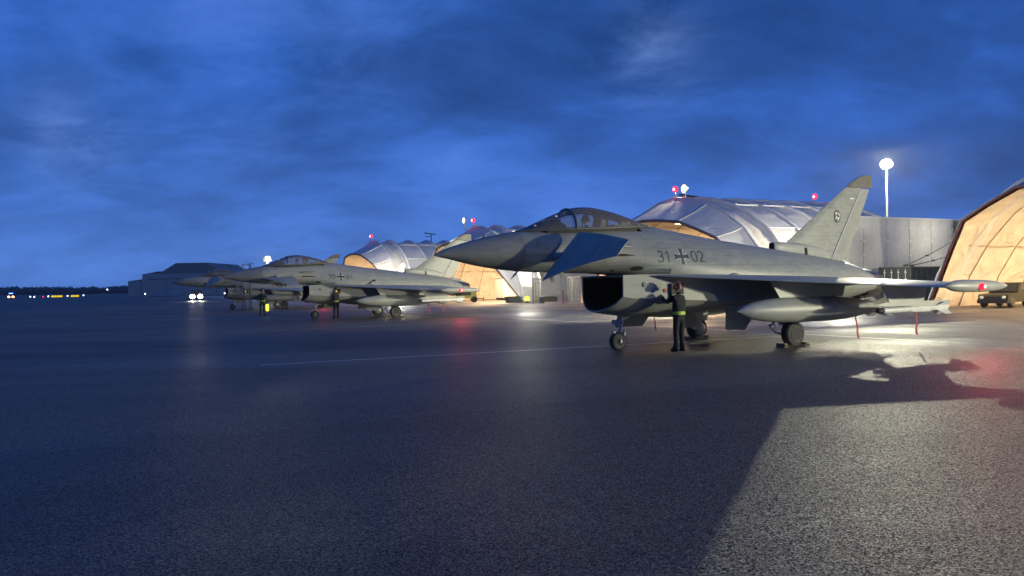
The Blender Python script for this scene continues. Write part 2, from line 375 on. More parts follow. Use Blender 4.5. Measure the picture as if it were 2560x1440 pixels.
# ------------------------------------------------------------------ the ground
def ground_material():
    G = bpy.data.materials.new('wet_asphalt'); G.use_nodes = True; t = G.node_tree; b = t.nodes['Principled BSDF']
    co = t.nodes.new('ShaderNodeTexCoord'); L = t.links
    def nz(scale, det=4, rough=0.6, src=None, dist=0.0):
        n = t.nodes.new('ShaderNodeTexNoise'); n.inputs['Scale'].default_value = scale; n.inputs['Detail'].default_value = det
        n.inputs['Roughness'].default_value = rough; n.inputs['Distortion'].default_value = dist
        L.new(src or co.outputs['Object'], n.inputs['Vector']); return n.outputs['Fac']
    def mr(x, a, b_, c, d):
        n = t.nodes.new('ShaderNodeMapRange'); L.new(x, n.inputs[0])
        for i, v in enumerate((a, b_, c, d)): n.inputs[i + 1].default_value = v
        return n.outputs[0]
    def mt(op, x, y):
        n = t.nodes.new('ShaderNodeMath'); n.operation = op
        for i, v in enumerate((x, y)):
            if isinstance(v, (int, float)): n.inputs[i].default_value = v
            else: L.new(v, n.inputs[i])
        return n.outputs[0]
    # aggregate
    vo = t.nodes.new('ShaderNodeTexVoronoi'); vo.inputs['Scale'].default_value = 86; L.new(co.outputs['Object'], vo.inputs['Vector'])
    fine = nz(120, 3); mid = nz(34, 3)
    h = mt('ADD', mt('MULTIPLY', vo.outputs['Distance'], -0.9), mt('ADD', mt('MULTIPLY', mid, 0.9), mt('MULTIPLY', fine, 0.5)))
    # damp streaks lying along the apron, and drier patches
    mp1 = t.nodes.new('ShaderNodeMapping'); mp1.inputs['Rotation'].default_value = (0, 0, R(-27)); mp1.inputs['Scale'].default_value = (0.05, 0.16, 1)
    L.new(co.outputs['Object'], mp1.inputs[0])
    wet = nz(1.0, 5, 0.6, mp1.outputs[0], 0.8)
    sx = t.nodes.new('ShaderNodeSeparateXYZ'); L.new(co.outputs['Object'], sx.inputs[0])
    # the paler, puddled strip in front of the shelters lies behind the jets
    u = mt('ADD', mt('MULTIPLY', sx.outputs[0], 0.891), mt('MULTIPLY', sx.outputs[1], 0.454))
    strip = mr(u, 19.5, 21.5, 0.0, 1.0)
    pud = mt('MULTIPLY', mr(wet, 0.42, 0.60, 0.0, 1.0), strip)
    cr = t.nodes.new('ShaderNodeValToRGB')
    cr.color_ramp.elements[0].position = 0.35; cr.color_ramp.elements[0].color = (0.027, 0.029, 0.031, 1)
    cr.color_ramp.elements[1].position = 0.75; cr.color_ramp.elements[1].color = (0.056, 0.058, 0.060, 1)
    L.new(mt('ADD', mt('MULTIPLY', wet, 0.6), mt('MULTIPLY', vo.outputs['Color'], 0.4)), cr.inputs[0])
    mx = t.nodes.new('ShaderNodeMixRGB'); L.new(mt('MULTIPLY', strip, 0.6), mx.inputs[0]); L.new(cr.outputs[0], mx.inputs[1]); mx.inputs[2].default_value = (0.13, 0.122, 0.115, 1)
    sxx = t.nodes.new('ShaderNodeSeparateColor'); L.new(vo.outputs['Color'], sxx.inputs[0])
    st = mr(sxx.outputs[0], 0.80, 0.95, 0.0, 0.75)
    mx2 = t.nodes.new('ShaderNodeMixRGB'); L.new(st, mx2.inputs[0]); L.new(mx.outputs[0], mx2.inputs[1]); mx2.inputs[2].default_value = (0.175, 0.172, 0.165, 1)
    nl = mt('SUBTRACT', mt('MULTIPLY', sx.outputs[1], 0.891), mt('MULTIPLY', sx.outputs[0], 0.454))
    wn = t.nodes.new('ShaderNodeTexWhiteNoise'); wn.noise_dimensions = '1D'; L.new(mt('FLOOR', mt('DIVIDE', mt('ADD', nl, 2.0), 6.5), 0.0), wn.inputs['W'])
    lane = mt('ADD', 0.80, mt('MULTIPLY', wn.outputs['Value'], 0.42))
    sm = nz(0.35, 5, 0.6); stain = mr(sm, 0.58, 0.72, 1.0, 0.62)
    mx3 = t.nodes.new('ShaderNodeVectorMath'); mx3.operation = 'SCALE'; L.new(mx2.outputs[0], mx3.inputs[0]); L.new(mt('MULTIPLY', lane, stain), mx3.inputs['Scale'])
    L.new(mx3.outputs[0], b.inputs['Base Color'])
    rg = mt('SUBTRACT', mr(wet, 0.35, 0.65, 0.58, 0.47), mt('MULTIPLY', pud, 0.15))
    L.new(rg, b.inputs['Roughness'])
    b.inputs['Specular IOR Level'].default_value = 0.27
    bp = t.nodes.new('ShaderNodeBump'); bp.inputs['Distance'].default_value = 0.006
    L.new(mt('SUBTRACT', 0.95, mt('MULTIPLY', pud, 0.8)), bp.inputs['Strength'])
    L.new(h, bp.inputs['Height'])
    # every stone of the aggregate is a facet with its own tilt
    def vm(op, x, y):
        n = t.nodes.new('ShaderNodeVectorMath'); n.operation = op
        for i, v in enumerate((x, y)):
            if v is None: continue
            if isinstance(v, tuple): n.inputs[i].default_value = v
            else: L.new(v, n.inputs[i])
        return n
    ge = t.nodes.new('ShaderNodeNewGeometry')
    tl = vm('MULTIPLY', vm('SUBTRACT', vo.outputs['Color'], (.5, .5, .5)).outputs[0], (1.35, 1.35, 0.0))
    sc = t.nodes.new('ShaderNodeVectorMath'); sc.operation = 'SCALE'; L.new(tl.outputs[0], sc.inputs[0]); L.new(mt('SUBTRACT', 1.0, mt('MULTIPLY', pud, 0.66)), sc.inputs['Scale'])
    nn = vm('NORMALIZE', vm('ADD', ge.outputs['Normal'], sc.outputs[0]).outputs[0], None)
    L.new(nn.outputs[0], bp.inputs['Normal']); L.new(bp.outputs[0], b.inputs['Normal'])
    return G


mb = MB()
xs = [-4000, -400, -60, 60, 400, 4000]; ys = [-300, -20, 60, 160, 500, 6000]
mb.v = [(x, y, 0) for y in ys for x in xs]
for j in range(5):
    for i in range(5):
        a = j * 6 + i; mb.f.append([a, a + 1, a + 7, a + 6]); mb.mi.append(0)
tag(link('ground', mb.mesh('ground', ground_material(), 0)), 'wet dark asphalt of the airfield apron', kind='structure')


def strip_mark(name, p, q, w, m_, z, label):
    p = Vector((*p, z)); q = Vector((*q, z)); d = (q - p).normalized(); n = Vector((-d.y, d.x, 0)) * w / 2
    k = MB(); nseg = 24
    vs = []
    for i in range(nseg + 1):
        c = p.lerp(q, i / nseg); wv = 1 + 0.12 * noise.noise(c * 0.8)
        vs += [c - n * wv, c + n * wv]
    k.add(vs, [(2*i, 2*i+2, 2*i+3, 2*i+1) for i in range(nseg)])
    tag(link(name, k.mesh(name, m_, 0)), label, kind='structure')


strip_mark('painted_line', (-6.3, 19.9), (9.5, 27.0), 0.11, M['line'], 0.004, 'thin white lead-in line running under the nearest jet')
strip_mark('painted_line', (-14.0, 34.5), (4.5, 45.2), 0.11, M['line'], 0.004, 'thin white lead-in line between the two nearer jets')
strip_mark('painted_line', (-22.5, 84.5), (20.3, 9.4), 0.15, M['line'], 0.008, 'long white line crossing behind the main wheels of the jets')
strip_mark('painted_line', (-12.5, 83.0), (27.0, 13.0), 0.12, M['line'], 0.004, 'second white line closer to the shelters')
strip_mark('tar_joint', (-23.8, 92.0), (22.2, 11.3), 0.10, M['joint'], 0.012, 'dark tar joint along the edge of the hardstand')

# ------------------------------------------------------------------ thin haze volume, added to give the lamps a glow
hz_m = bpy.data.materials.new('lamp_glow_haze'); hz_m.use_nodes = True; _t = hz_m.node_tree; _t.nodes.clear()
_o = _t.nodes.new('ShaderNodeOutputMaterial'); _v = _t.nodes.new('ShaderNodeVolumePrincipled')
_v.inputs['Color'].default_value = (0.9, 0.92, 0.95, 1); _v.inputs['Density'].default_value = 0.00020; _v.inputs['Anisotropy'].default_value = 0.3
_t.links.new(_v.outputs[0], _o.inputs['Volume'])
tag(link('haze', MB().box((0, 2845, 7.6), (8200, 6500, 17.2)).mesh('haze', hz_m, 0)), kind='stuff')

# ------------------------------------------------------------------ shelters
SP = 31.5
ROW = Vector((-18.0, 27.5, 0))
ARCH = [(12.0, 0.0), (11.2, 2.0), (10.0, 3.95), (8.2, 5.9), (6.2, 7.2), (4.2, 8.05), (2.1, 8.7), (0.0, 8.95)]
FRONT = [(12.0, 0.0), (10.65, 1.9), (9.35, 3.8), (8.0, 5.7), (6.3, 6.55), (4.5, 7.33), (2.2, 7.62), (0.0, 7.75)]
def full(half): return [(u, v) for u, v in half] + [(-u, v) for u, v in half[-2::-1]]
def sub(poly, k):
    out = []
    for i in range(len(poly) - 1):
        for j in range(k): out.append(tuple(poly[i][c] + (poly[i + 1][c] - poly[i][c]) * j / k for c in (0, 1)))
    return out + [poly[-1]]
A_ = sub(full(ARCH), 3); F_ = sub(full(FRONT), 3)
PHI = R(25.7)
def arch_at(poly, t, phi=0.0, inset=0.0):
    """polygon as 3-D points; local x = back into the shelter, y = -u"""
    out = []
    for u, v in poly:
        k = 1 - inset / 9.0
        u2, v2 = u * k, v * k
        out.append(Vector((t + v2 * math.sin(phi), -u2, v2 * math.cos(phi))))
    return out
def bay(P, Q, nt, sag, wr=0.0, seed=0):
    """fabric between two arches, hanging slack between them"""
    k = MB(); n = len(P); vs = []
    for i in range(nt + 1):
        t = i / nt
        for j in range(n):
            p = P[j].lerp(Q[j], t)
            c = Vector((p.x, 0, 1.5)); d = (p - c); d.x = 0; d.normalize()
            e = min(t, 1 - t)
            w = wr * math.exp(-e * 5) * math.sin(j * 2.1 + seed) * (1 if 0 < i < nt else 0)
            p = p - d * (sag * 4 * t * (1 - t) * (0.75 + 0.5 * noise.noise(Vector((j * 0.35, i * 0.7, seed)))) + w)
            vs.append(p if p.z > 0.0 else Vector((p.x, p.y, 0.0)))
    k.add(vs, [(i*n+j, i*n+j+1, (i+1)*n+j+1, (i+1)*n+j) for i in range(nt) for j in range(n - 1)])
    return k


RIBS = [2.4, 5.4, 8.4, 11.4, 14.4, 17.4]
def build_shelter():
    me = {}
    root = empty('aircraft_shelter', (0, 0, 0))
    f0 = arch_at(F_, 0.0, -PHI); a0 = arch_at(A_, 0.0)
    link('front_visor', bay(f0, a0, 6, 0.12, 0.05, 1).mesh('front_visor', M['tent'], 30), root)
    link('gusset', bay([p + Vector((0.02, 0, -0.01)) for p in a0], arch_at(A_, 2.4), 6, 0.50, 0.22, 2).mesh('gusset', M['tent'], 30), root)
    for i in range(len(RIBS) - 1):
        link('roof_panel', bay(arch_at(A_, RIBS[i] + 0.02), arch_at(A_, RIBS[i + 1] - 0.02), 8, 0.34, 0.11, 3 + i).mesh('roof_panel', M['tent'], 30), root)
    # rear end: frames folding back to the ground
    b1 = arch_at(A_, 17.4, R(32), 0.2); b2 = arch_at(A_, 17.4, R(62), 0.5); b3 = arch_at(A_, 17.4, R(88), 0.8)
    for i, (p, q) in enumerate(((arch_at(A_, 17.42), b1), (b1, b2), (b2, b3))):
        link('rear_panel', bay(p, q, 5, 0.22, 0.06, 11 + i).mesh('rear_panel', M['tent'], 30), root)
    for t in RIBS:
        link('rib', MB().tube([p * 1.0 + Vector((0, p.y * 0.006, 0.03 + p.z * 0.004)) for p in arch_at(A_, t)], 0.155, 6).mesh('rib', M['rib'], 50), root)
    link('rib', MB().tube([p + Vector((0, p.y * 0.005, 0.02)) for p in a0], 0.09, 6).mesh('rib', M['rib'], 50), root)
    k = MB(); k.tube([p + Vector((-0.04, 0, 0.0)) for p in f0], 0.08, 6); link('front_beam', k.mesh('front_beam', M['trim_dark'], 50), root)
    k = MB(); k.tube([p * 0.985 + Vector((-0.16, 0, 0.02)) for p in f0], 0.028, 6); link('edge_strap', k.mesh('edge_strap', M['trim'], 50), root)
    for q in range(1, len(FRONT) - 1):
        if q in (3, 5):
            for sg in (1, -1):
                u0, v0 = FRONT[q]; u1, v1 = ARCH[q]
                p0, p1 = arch_at([(sg * u0, v0)], 0, -PHI)[0], arch_at([(sg * u1, v1)], 0)[0]
                link('visor_seam', MB().tube([p0 + Vector((0, 0, .03)), p0.lerp(p1, .5) + Vector((0, 0, -.05)), p1 + Vector((0, 0, .03))], 0.05, 6).mesh('visor_seam', M['rib'], 50), root)
    # horizontal purlins along the roof
    for j in (9, 15, 27, 33):
        pu, pv = A_[j]
        link('purlin', MB().tube([(2.4, -pu * 1.008, pv * 1.006), (17.4, -pu * 1.008, pv * 1.006)], 0.07, 6).mesh('purlin', M['rib'], 50), root)
    # lining
    ln = MB(); ins = 0.35
    rows = [arch_at(F_, -0.02, -PHI, 0.22)] + [arch_at(A_, t, 0, ins) for t in (0.6, 2.4, 5.4, 8.4, 11.4, 14.4, 17.2)]
    for i in range(len(rows) - 1):
        g = bay(rows[i], rows[i + 1], 5, -0.16, 0.03, 20 + i); o = len(ln.v); ln.v += [tuple(p) for p in g.v]; ln.f += [[q + o for q in f] for f in g.f]; ln.mi += [0] * len(g.f)
    link('lining', ln.mesh('lining', M['lining'], 30), root)
    rows2 = rows[1:]
    for r_ in rows2[1:]:
        link('lining_seam', MB().tube([p * 0.997 for p in r_], 0.03, 5).mesh('lining_seam', M['seam'], 50), root)
    for j in (6, 12, 18, 24, 30, 36):
        link('lining_seam', MB().tube([r_[j] * 0.997 for r_ in rows2], 0.025, 5).mesh('lining_seam', M['seam'], 50), root)
    ew = MB(); P = arch_at(A_, 17.2, 0, ins)
    c = Vector((17.2, 0, 0)); rg = [[c.lerp(p, f) + Vector((0.12 * math.sin(p.y * 2.6 + f * 3) * (1 - abs(2 * f - 1)), 0, 0)) for p in P] for f in (0.02, 0.25, 0.5, 0.75, 1.0)]
    ew.ring_loft(rg, False, False, closed=False); link('end_curtain', ew.mesh('end_curtain', M['lining'], 30), root)
    # roof lamps inside
    for x in (3.5, 9.0, 14.5):
        for y in (-3.2, 3.2):
            h = link('strip_light', MB().box((x, y, 7.15), (1.6, 0.34, 0.10)).mesh('strip_light', M['post'], 0), root)
            link('diffuser', MB().box((x, y, 7.075), (1.5, 0.26, 0.04)).mesh('diffuser', M['tube'], 0), h)
    return root


tent0 = build_shelter()
def tent_lamps(root, power):
    for x, y, w in ((2.6, 0.0, 0.48), (10.5, 0.0, 0.52)):
        ld = bpy.data.lights.new('shelter_lamp', 'AREA'); ld.shape = 'RECTANGLE'; ld.size = 6; ld.size_y = 7; ld.energy = power * w; ld.color = WARM_COL
        o = bpy.data.objects.new('shelter_lamp', ld); COL.objects.link(o); o.parent = root; o.location = (x, y, 6.95)
T4 = Vector((31.8, 40.0, 0))
tents = []
for i, (lab, pw) in enumerate((
        ('glowing fabric aircraft shelter cut off by the right edge, a dark tow tractor inside', 1.0),
        ('fabric aircraft shelter with two red beacons, behind the nearest jet', 1.0),
        ('fabric aircraft shelter behind the nearest jet nose, its cream interior showing a cabin', 1.15),
        ('fabric aircraft shelter behind the second jet, farthest of the row', 1.0))):
    o = tent0 if i == 0 else copy_tree(tent0)
    pos = T4 + ROW * i
    if i == 3: pos = Vector((-20.9, 121.0, 0))
    o.location = pos; o.rotation_euler = (0, 0, HEAD)
    tag(o, lab, 'aircraft shelter', 'fabric aircraft shelters in a row'); tents.append(o)
for o in tents: tent_lamps(o, P_TENT)


def at_tent(i, x, u, z=0.0):
    return tents[i].location + AX * x + NX * u + Vector((0, 0, z))


# red obstruction beacons and little floodlights on the roofs
def beacon(p, lab):
    r_ = empty('beacon', p)
    link('bracket', MB().cyl((0, 0, 0), (0, 0, 0.45), 0.05, n=8).box((0, 0, 0.02), (0.4, 0.3, 0.04)).mesh('bracket', M['post']), r_)
    ln = link('lens', MB().lathe([(0.45, 0.16), (0.52, 0.21), (0.74, 0.21), (0.87, 0.12), (0.92, 0.0)], (0, 0, 0), (0, 0, 1), 14).mesh('lens', M['red_lamp']), r_)
    link('bulb', MB().ball((-.11, -.10, 0.64), 0.12, 10).mesh('bulb', M['red_core']), ln)
    ld = bpy.data.lights.new('beacon_lamp', 'POINT'); ld.energy = 8; ld.color = (1, 0.05, 0.05); ld.shadow_soft_size = 0.2
    lo = bpy.data.objects.new('beacon_lamp', ld); COL.objects.link(lo); lo.parent = r_; lo.location = (-0.5, 0, 1.0)
    tag(r_, lab, 'beacon', 'red beacons on the shelters')
beacon(at_tent(1, -0.3, 0.6, 8.98), 'red beacon on the front peak of the shelter behind the nearest canopy')
beacon(at_tent(1, 16.6, 0.0, 9.0), 'red beacon at the rear of a shelter roof, left of the tall fin')
beacon(at_tent(2, -0.3, 0.0, 8.98), 'red beacon beside a white floodlight above the nearest jet nose')
beacon(at_tent(3, -0.3, 0.0, 8.98), 'red beacon on the peak of the shelter behind the second jet')


def roof_flood(p, lab):
    r_ = empty('floodlight', p, HEAD)
    link('stand', MB().cyl((0, 0, 0), (0, 0, 0.6), 0.05, n=8).box((0, 0, 0.02), (0.5, 0.5, 0.04)).mesh('stand', M['post']), r_)
    link('housing', MB().lathe([(.2, .2), (.05, .34), (-.1, .40)], (0, 0, .95), (1, 0, 0), 16).mesh('housing', M['post']), r_)
    link('lens', MB().lathe([(-.105, .38), (-.16, .30), (-.19, 0)], (0, 0, .95), (1, 0, 0), 16).mesh('lens', M['flood_soft']), r_)
    ld = bpy.data.lights.new('roof_flood_lamp', 'SPOT'); ld.energy = 1600; ld.color = FLOOD_COL; ld.spot_size = R(95); ld.spot_blend = 0.6; ld.shadow_soft_size = 0.3
    lo = bpy.data.objects.new('roof_flood_lamp', ld); COL.objects.link(lo); lo.parent = r_; lo.location = (-0.3, 0, 0.95); lo.rotation_euler = (0, R(62), 0)
    tag(r_, lab, 'floodlight', 'floodlights on the shelter roofs')
roof_flood(at_tent(1, 1.2, 0.0, 8.85), 'white floodlight beside the red beacon behind the nearest canopy')
roof_flood(at_tent(2, -0.9, -1.2, 8.75), 'white floodlight left of the red beacon above the nearest jet nose')


# ------------------------------------------------------------------ blast walls between shelters
def blast_wall(origin, npan, lab):
    r_ = empty('blast_wall', origin, HEAD)
    W_, H_ = 2.35, 6.0
    pm = MB().box((W_ / 2, 0, H_ / 2), (W_ - 0.05, 0.22, H_)).mesh('panel', M['concrete'], 0)
    for i in range(npan):
        o = link('panel', pm, r_, (i * W_, random.uniform(-0.012, 0.012), 0))
    bk = MB().box((npan * W_ / 2, 0.10, 2.95), (npan * W_ - 0.06, 0.06, 5.9)).mesh('backing', M['black'], 0); link('backing', bk, r_)
    cm = MB().box((0, -0.14, 0), (0.42, 0.05, 0.09)).box((0, -0.155, 0), (0.10, 0.05, 0.17)).mesh('clamp', M['clamp'], 0)
    for i in range(npan + 1):
        for z in (0.45, 1.45, 2.45, 3.45, 4.45, 5.4):
            link('clamp', cm, r_, (i * W_, 0, z))
    link('cap_rail', MB().box((npan * W_ / 2, 0, 6.06), (npan * W_, 0.30, 0.09)).mesh('cap_rail', M['clamp'], 0), r_)
    tag(r_, lab, 'blast wall', 'panelled walls between the shelters'); return r_
def between(i, along, off=0.0):
    return (tents[i].location + tents[i + 1].location) / 2 + AX * along + NX * off
blast_wall(between(0, -1.2), 14, 'tall pale panelled wall behind the nearest jet fin and the dark container')
blast_wall(between(1, -2.2), 12, 'pale panelled wall seen under the nearest jet nose, behind containers')
k = MB(); k.cyl((0, 0, 0), (0, 0, 5.9), 0.16, n=10).cyl((0.5, 0, 0), (0.5, 0, 5.9), 0.10, n=10)
for z in (1.0, 2.6, 4.2, 5.5): k.box((0.25, 0.12, z), (0.9, 0.05, 0.10))
tag(link('vent_pipe', k.mesh('vent_pipe', M['dark_steel']), None, between(0, 10.6, 0.45), HEAD), 'dark pair of vertical pipes clamped to the pale panelled wall near the right shelter', 'pipe')


# ------------------------------------------------------------------ flood masts
def mast(p, h, lab, aim, power, group='floodlight masts of the apron', head_w=1.2, spot=None):
    r_ = empty('floodlight_mast', p)
    link('pole', MB().lathe([(0, 0.17), (h * 0.5, 0.13), (h - 0.3, 0.10)], (0, 0, 0), (0, 0, 1), 12).mesh('pole', M['post']), r_)
    link('base_plate', MB().box((0, 0, 0.03), (0.6, 0.6, 0.06)).mesh('base_plate', M['post'], 0), r_)
    d = (Vector(aim) - Vector((p[0], p[1], h))); d.z = 0; d.normalize(); sd = Vector((-d.y, d.x, 0))
    Q = Matrix((d, sd, Vector((0, 0, 1)))).transposed(); tilt = Q @ Matrix.Rotation(R(18), 3, 'Y')
    link('head_frame', MB().tube([Vector((0, 0, h)) + sd * head_w * .42 * math.cos(a) + Vector((0, 0, head_w * .36 * math.sin(a))) for a in [2 * math.pi * q / 16 for q in range(17)]], 0.04, 6).cyl((0, 0, h - .4), (0, 0, h + .3), .08, n=8).mesh('head_frame', M['post']), r_)
    for q in range(11):
        a = 2 * math.pi * q / 10; rr = 0 if q == 10 else .34; g = 1.75 if q == 10 else .72
        c = Vector((0, 0, h)) + sd * head_w * rr * math.cos(a) + Vector((0, 0, head_w * rr * .88 * math.sin(a))) + d * (.16 if q == 10 else .10)
        hd = link('lamp_head', MB().lathe([(-.12, head_w * .06 * g), (0, head_w * .11 * g), (.06, head_w * .115 * g)], c, tilt @ Vector((1, 0, 0)), 18).mesh('lamp_head', M['post']), r_)
        link('lens', MB().lathe([(.062, head_w * .112 * g), (.085, head_w * .085 * g), (.10, 0.0)], c, tilt @ Vector((1, 0, 0)), 18).mesh('lens', M['flood'] if q == 10 else M['flood_rim']), hd)
    ld = bpy.data.lights.new('mast_lamp', 'SPOT' if spot else 'POINT'); ld.energy = power; ld.color = FLOOD_COL; ld.shadow_soft_size = 0.22
    if spot: ld.spot_size = R(spot); ld.spot_blend = 0.5
    lo = bpy.data.objects.new('mast_lamp', ld); COL.objects.link(lo); lo.location = Vector((p[0], p[1], h + 0.2)) + d * 0.75
    lo.parent = r_; lo.location = Vector((0, 0, h + 0.2)) + d * 0.75; lo.rotation_euler = (d + Vector((0, 0, -.08))).to_track_quat('-Z', 'Y').to_euler()
    tag(r_, lab, 'floodlight mast', group); return r_
mast((42.4, 90.0, 0), 14.7, 'tall floodlight mast above the panelled wall, right of the fin', (5, 15, 0), P_MAST, head_w=1.55)
mast((28.6, 13.2, 0), 3.1, 'low floodlight mast to the right of the nearest jet, outside the frame', (8, 24, 0), 20000, head_w=1.0)
mast((13.3, 40.7, 0), 3.1, 'added low floodlight mast hidden behind the nearest jet, lighting the second jet', (-14, 50, 0), 17000, head_w=0.8, spot=85)  # unseen mast added to brighten the near side of the second jet
mast((58.0, -9.0, 0), 8.6, 'floodlight mast far to the right of the apron, outside the frame', (5, 24, 0), 14000)
mast((-75.5, 247.0, 0), 11.2, 'far floodlight mast shining above the second jet nose', (-40, 100, 0), 12000, head_w=2.8)


def low_flood(p, h, power, lab):
    r_ = empty('work_light', p)
    link('pole', MB().cyl((0, 0, 0), (0, 0, h), 0.06, n=8).box((0, 0, .03), (.5, .5, .06)).mesh('pole', M['post']), r_)
    link('lamp_head', MB().lathe([(h - .12, .10), (h, .24), (h + .05, .24)], (0, 0, 0), (0, 0, 1), 14).mesh('lamp_head', M['post']), r_)
    link('globe', MB().ball((0, 0, h + .36), .33, 14).mesh('globe', M['flood_soft']), r_)
    ld = bpy.data.lights.new('work_lamp', 'POINT'); ld.energy = power; ld.color = (1, 0.93, 0.76); ld.shadow_soft_size = 0.35
    lo = bpy.data.objects.new('work_lamp', ld); COL.objects.link(lo); lo.parent = r_; lo.location = (-.5, -.6, h + 0.5)
    tag(r_, lab, 'work light', 'work lights at the wall ends')
low_flood(between(2, -2.2, -.2), 4.4, 4200, 'bright work light on a post between two shelters, behind the second fin')
low_flood(between(1, -2.8, -.5), 4.6, 1800, 'work light on a post at the wall hidden behind the nearest nose')
low_flood(between(0, -2.6, 1.7), 4.6, 1700, 'work light post at the wall end behind the nearest fin')
low_flood(between(0, 8.6, 2.9), 4.3, 420, 'added unseen fill light between the tall wall and the rightmost shelter')  # added out of sight to fill the panelled wall with light
low_flood(between(0, 5.0, -1.6), 4.4, 5200, 'added fill light hidden behind the tall panelled wall')  # unseen lamp added to brighten the shelter flank above the wall
low_flood(between(1, 5.0, -1.5), 4.6, 4500, 'added hidden fill light between the wall and the shelter left of the nearest cockpit')  # second unseen lamp added for the flank in the next gap


# lamp posts with flat solar panels
def solar_post(p, h, lab):
    r_ = empty('lamp_post', p)
    link('pole', MB().cyl((0, 0, 0), (0, 0, h), 0.11, 0.08, n=8).mesh('pole', M['cable']), r_)
    link('solar_panel', MB().box((-0.2, 0, h + 0.1), (2.0, 1.2, 0.10), mtx=Matrix.Rotation(R(8), 3, 'Y')).mesh('solar_panel', M['black'], 0), r_)
    link('arm', MB().box((-0.5, 0, h - 0.35), (1.1, 0.12, 0.10)).mesh('arm', M['cable'], 0), r_)
    tag(r_, lab, 'lamp post', 'unlit solar lamp posts')
solar_post((-14.0, 140, 0), 11.0, 'unlit solar lamp post between two shelters, above the second fin')
solar_post((-77.5, 220, 0), 8.6, 'unlit solar lamp post behind the third cockpit')
solar_post((-72.5, 222, 0), 9.2, 'unlit solar lamp post rising over the second jet nose')
solar_post((19.2, 85.5, 0), 10.95, 'unlit solar lamp post peeking over the shelter roof beside a floodlight')


# ------------------------------------------------------------------ containers and wall foot
def container(p, rz, m_, lab, L_=6.06, door=True):
    r_ = empty('shipping_container', p, rz); w, h = 2.44, 2.6
    fr = MB()
    for x in (0.08, L_ - 0.08):
        for y in (-w / 2 + 0.08, w / 2 - 0.08): fr.box((x, y, h / 2), (0.16, 0.16, h))
    for z in (0.08, h - 0.08):
        for y in (-w / 2 + 0.08, w / 2 - 0.08): fr.box((L_ / 2, y, z), (L_ - 0.33, 0.14, 0.15))
        for x in (0.08, L_ - 0.08): fr.box((x, 0, z), (0.14, w - 0.33, 0.15))
    link('frame', fr.mesh('frame', m_, 0), r_)
    for sgn in (-1, 1):
        n = 44; poly = []
        for i in range(n + 1):
            x = 0.17 + (L_ - 0.34) * i / n; o = (0.0, 0.0, 0.045, 0.045)[i % 4]
            poly.append((x, sgn * (w / 2 - 0.09 + o)))
        kk = MB(); kk.ring_loft([[(x, y, 0.16) for x, y in poly], [(x, y, h - 0.16) for x, y in poly]], False, False, closed=False)
        link('corrugated_side', kk.mesh('corrugated_side', m_, 0), r_)
    link('roof', MB().box((L_ / 2, 0, h - 0.04), (L_ - 0.34, w - 0.34, 0.04)).mesh('roof', m_, 0), r_)
    link('back_wall', MB().box((L_ - 0.1, 0, h / 2), (0.05, w - 0.34, h - 0.34)).mesh('back_wall', m_, 0), r_)
    for sgn in (-1, 1):
        d_ = link('door', MB().box((0.10, sgn * 0.525, h / 2), (0.05, 1.03, h - 0.34)).mesh('door', m_, 0), r_)
        for y in (0.25, 0.78):
            b = MB().cyl((0.04, sgn * y, 0.12), (0.04, sgn * y, h - 0.12), 0.025, n=6)
            for z in (0.35, 0.85, 1.3, 1.8, 2.25): b.box((0.05, sgn * y, z), (0.05, 0.14, 0.07))
            link('lock_bar', b.mesh('lock_bar', M['clamp'], 0), d_)
        for z in (0.6, 1.05, 1.5, 1.95):
            link('door_panel', MB().box((0.066, sgn * 0.525, z), (0.03, 0.9, 0.33)).mesh('door_panel', m_, 0), d_)
    tag(r_, lab, 'shipping container', 'shipping containers beside the walls'); return r_
container((2.7, 83.6, 0), HEAD, M['tan_steel'], 'beige shipping container with lock bars on its doors, left of the wall under the nose')
container((6.1, 78.6, 0), HEAD, M['tan_steel'], 'beige shipping container at the shelter leg, half hidden by the intake')
container((25.2, 52.6, 0), HEAD, M['dark_steel'], 'dark green shipping container in front of the tall panelled wall')
k = MB(); k.prism([(0, -0.4, 0), (0, 0.4, 0), (0, 0.28, 0.18), (0, 0.12, 0.75), (0, -0.12, 0.75), (0, -0.28, 0.18)], (5.6, 0, 0))
tag(link('concrete_barrier', k.mesh('concrete_barrier', M['concrete'], 0), None, between(1, -2.6, 1.2), HEAD), 'low pale concrete barrier at the foot of the wall under the nose', 'barrier')
for p, lab in (((3.6, 79.4, 0), 'dark ballast block standing before the barrier under the nearest nose'), ((0.2, 84.6, 0), 'dark ballast block at the foot of the shelter leg beside the glowing lantern')):
    tag(link('ballast_block', MB().box((0, 0, 0.32), (1.6, 0.8, 0.62)).box((0, 0, 0.66), (1.2, 0.5, 0.06)).mesh('ballast_block', M['dark_steel'], 0), None, p, HEAD), lab, 'ballast block', 'ballast blocks at the shelters')
r_ = empty('lantern', (1.55, 83.4, 0)); link('body', MB().box((0, 0, 0.05), (0.5, 0.5, 0.1)).cyl((0, 0, 0.1), (0, 0, 0.2), 0.1, n=8).mesh('body', M['black']), r_)
link('globe', MB().ball((0, 0, 0.42), 0.26, 12).mesh('globe', M['wand']), r_); tag(r_, 'glowing yellow-green lantern at the foot of a shelter leg', 'lantern')
k = MB(); k.cyl((0, 0, 0), (0, 0, 1.15), 0.06, n=8).box((0, 0, 0.03), (0.3, 0.3, 0.06)).cyl((0, 0, 1.15), (0, 0, 1.25), 0.075, n=8)
tag(link('marker_post', k.mesh('marker_post', M['trim']), None, (5.0, 78.6, 0)), 'red marker post in front of the pale barrier', 'post')
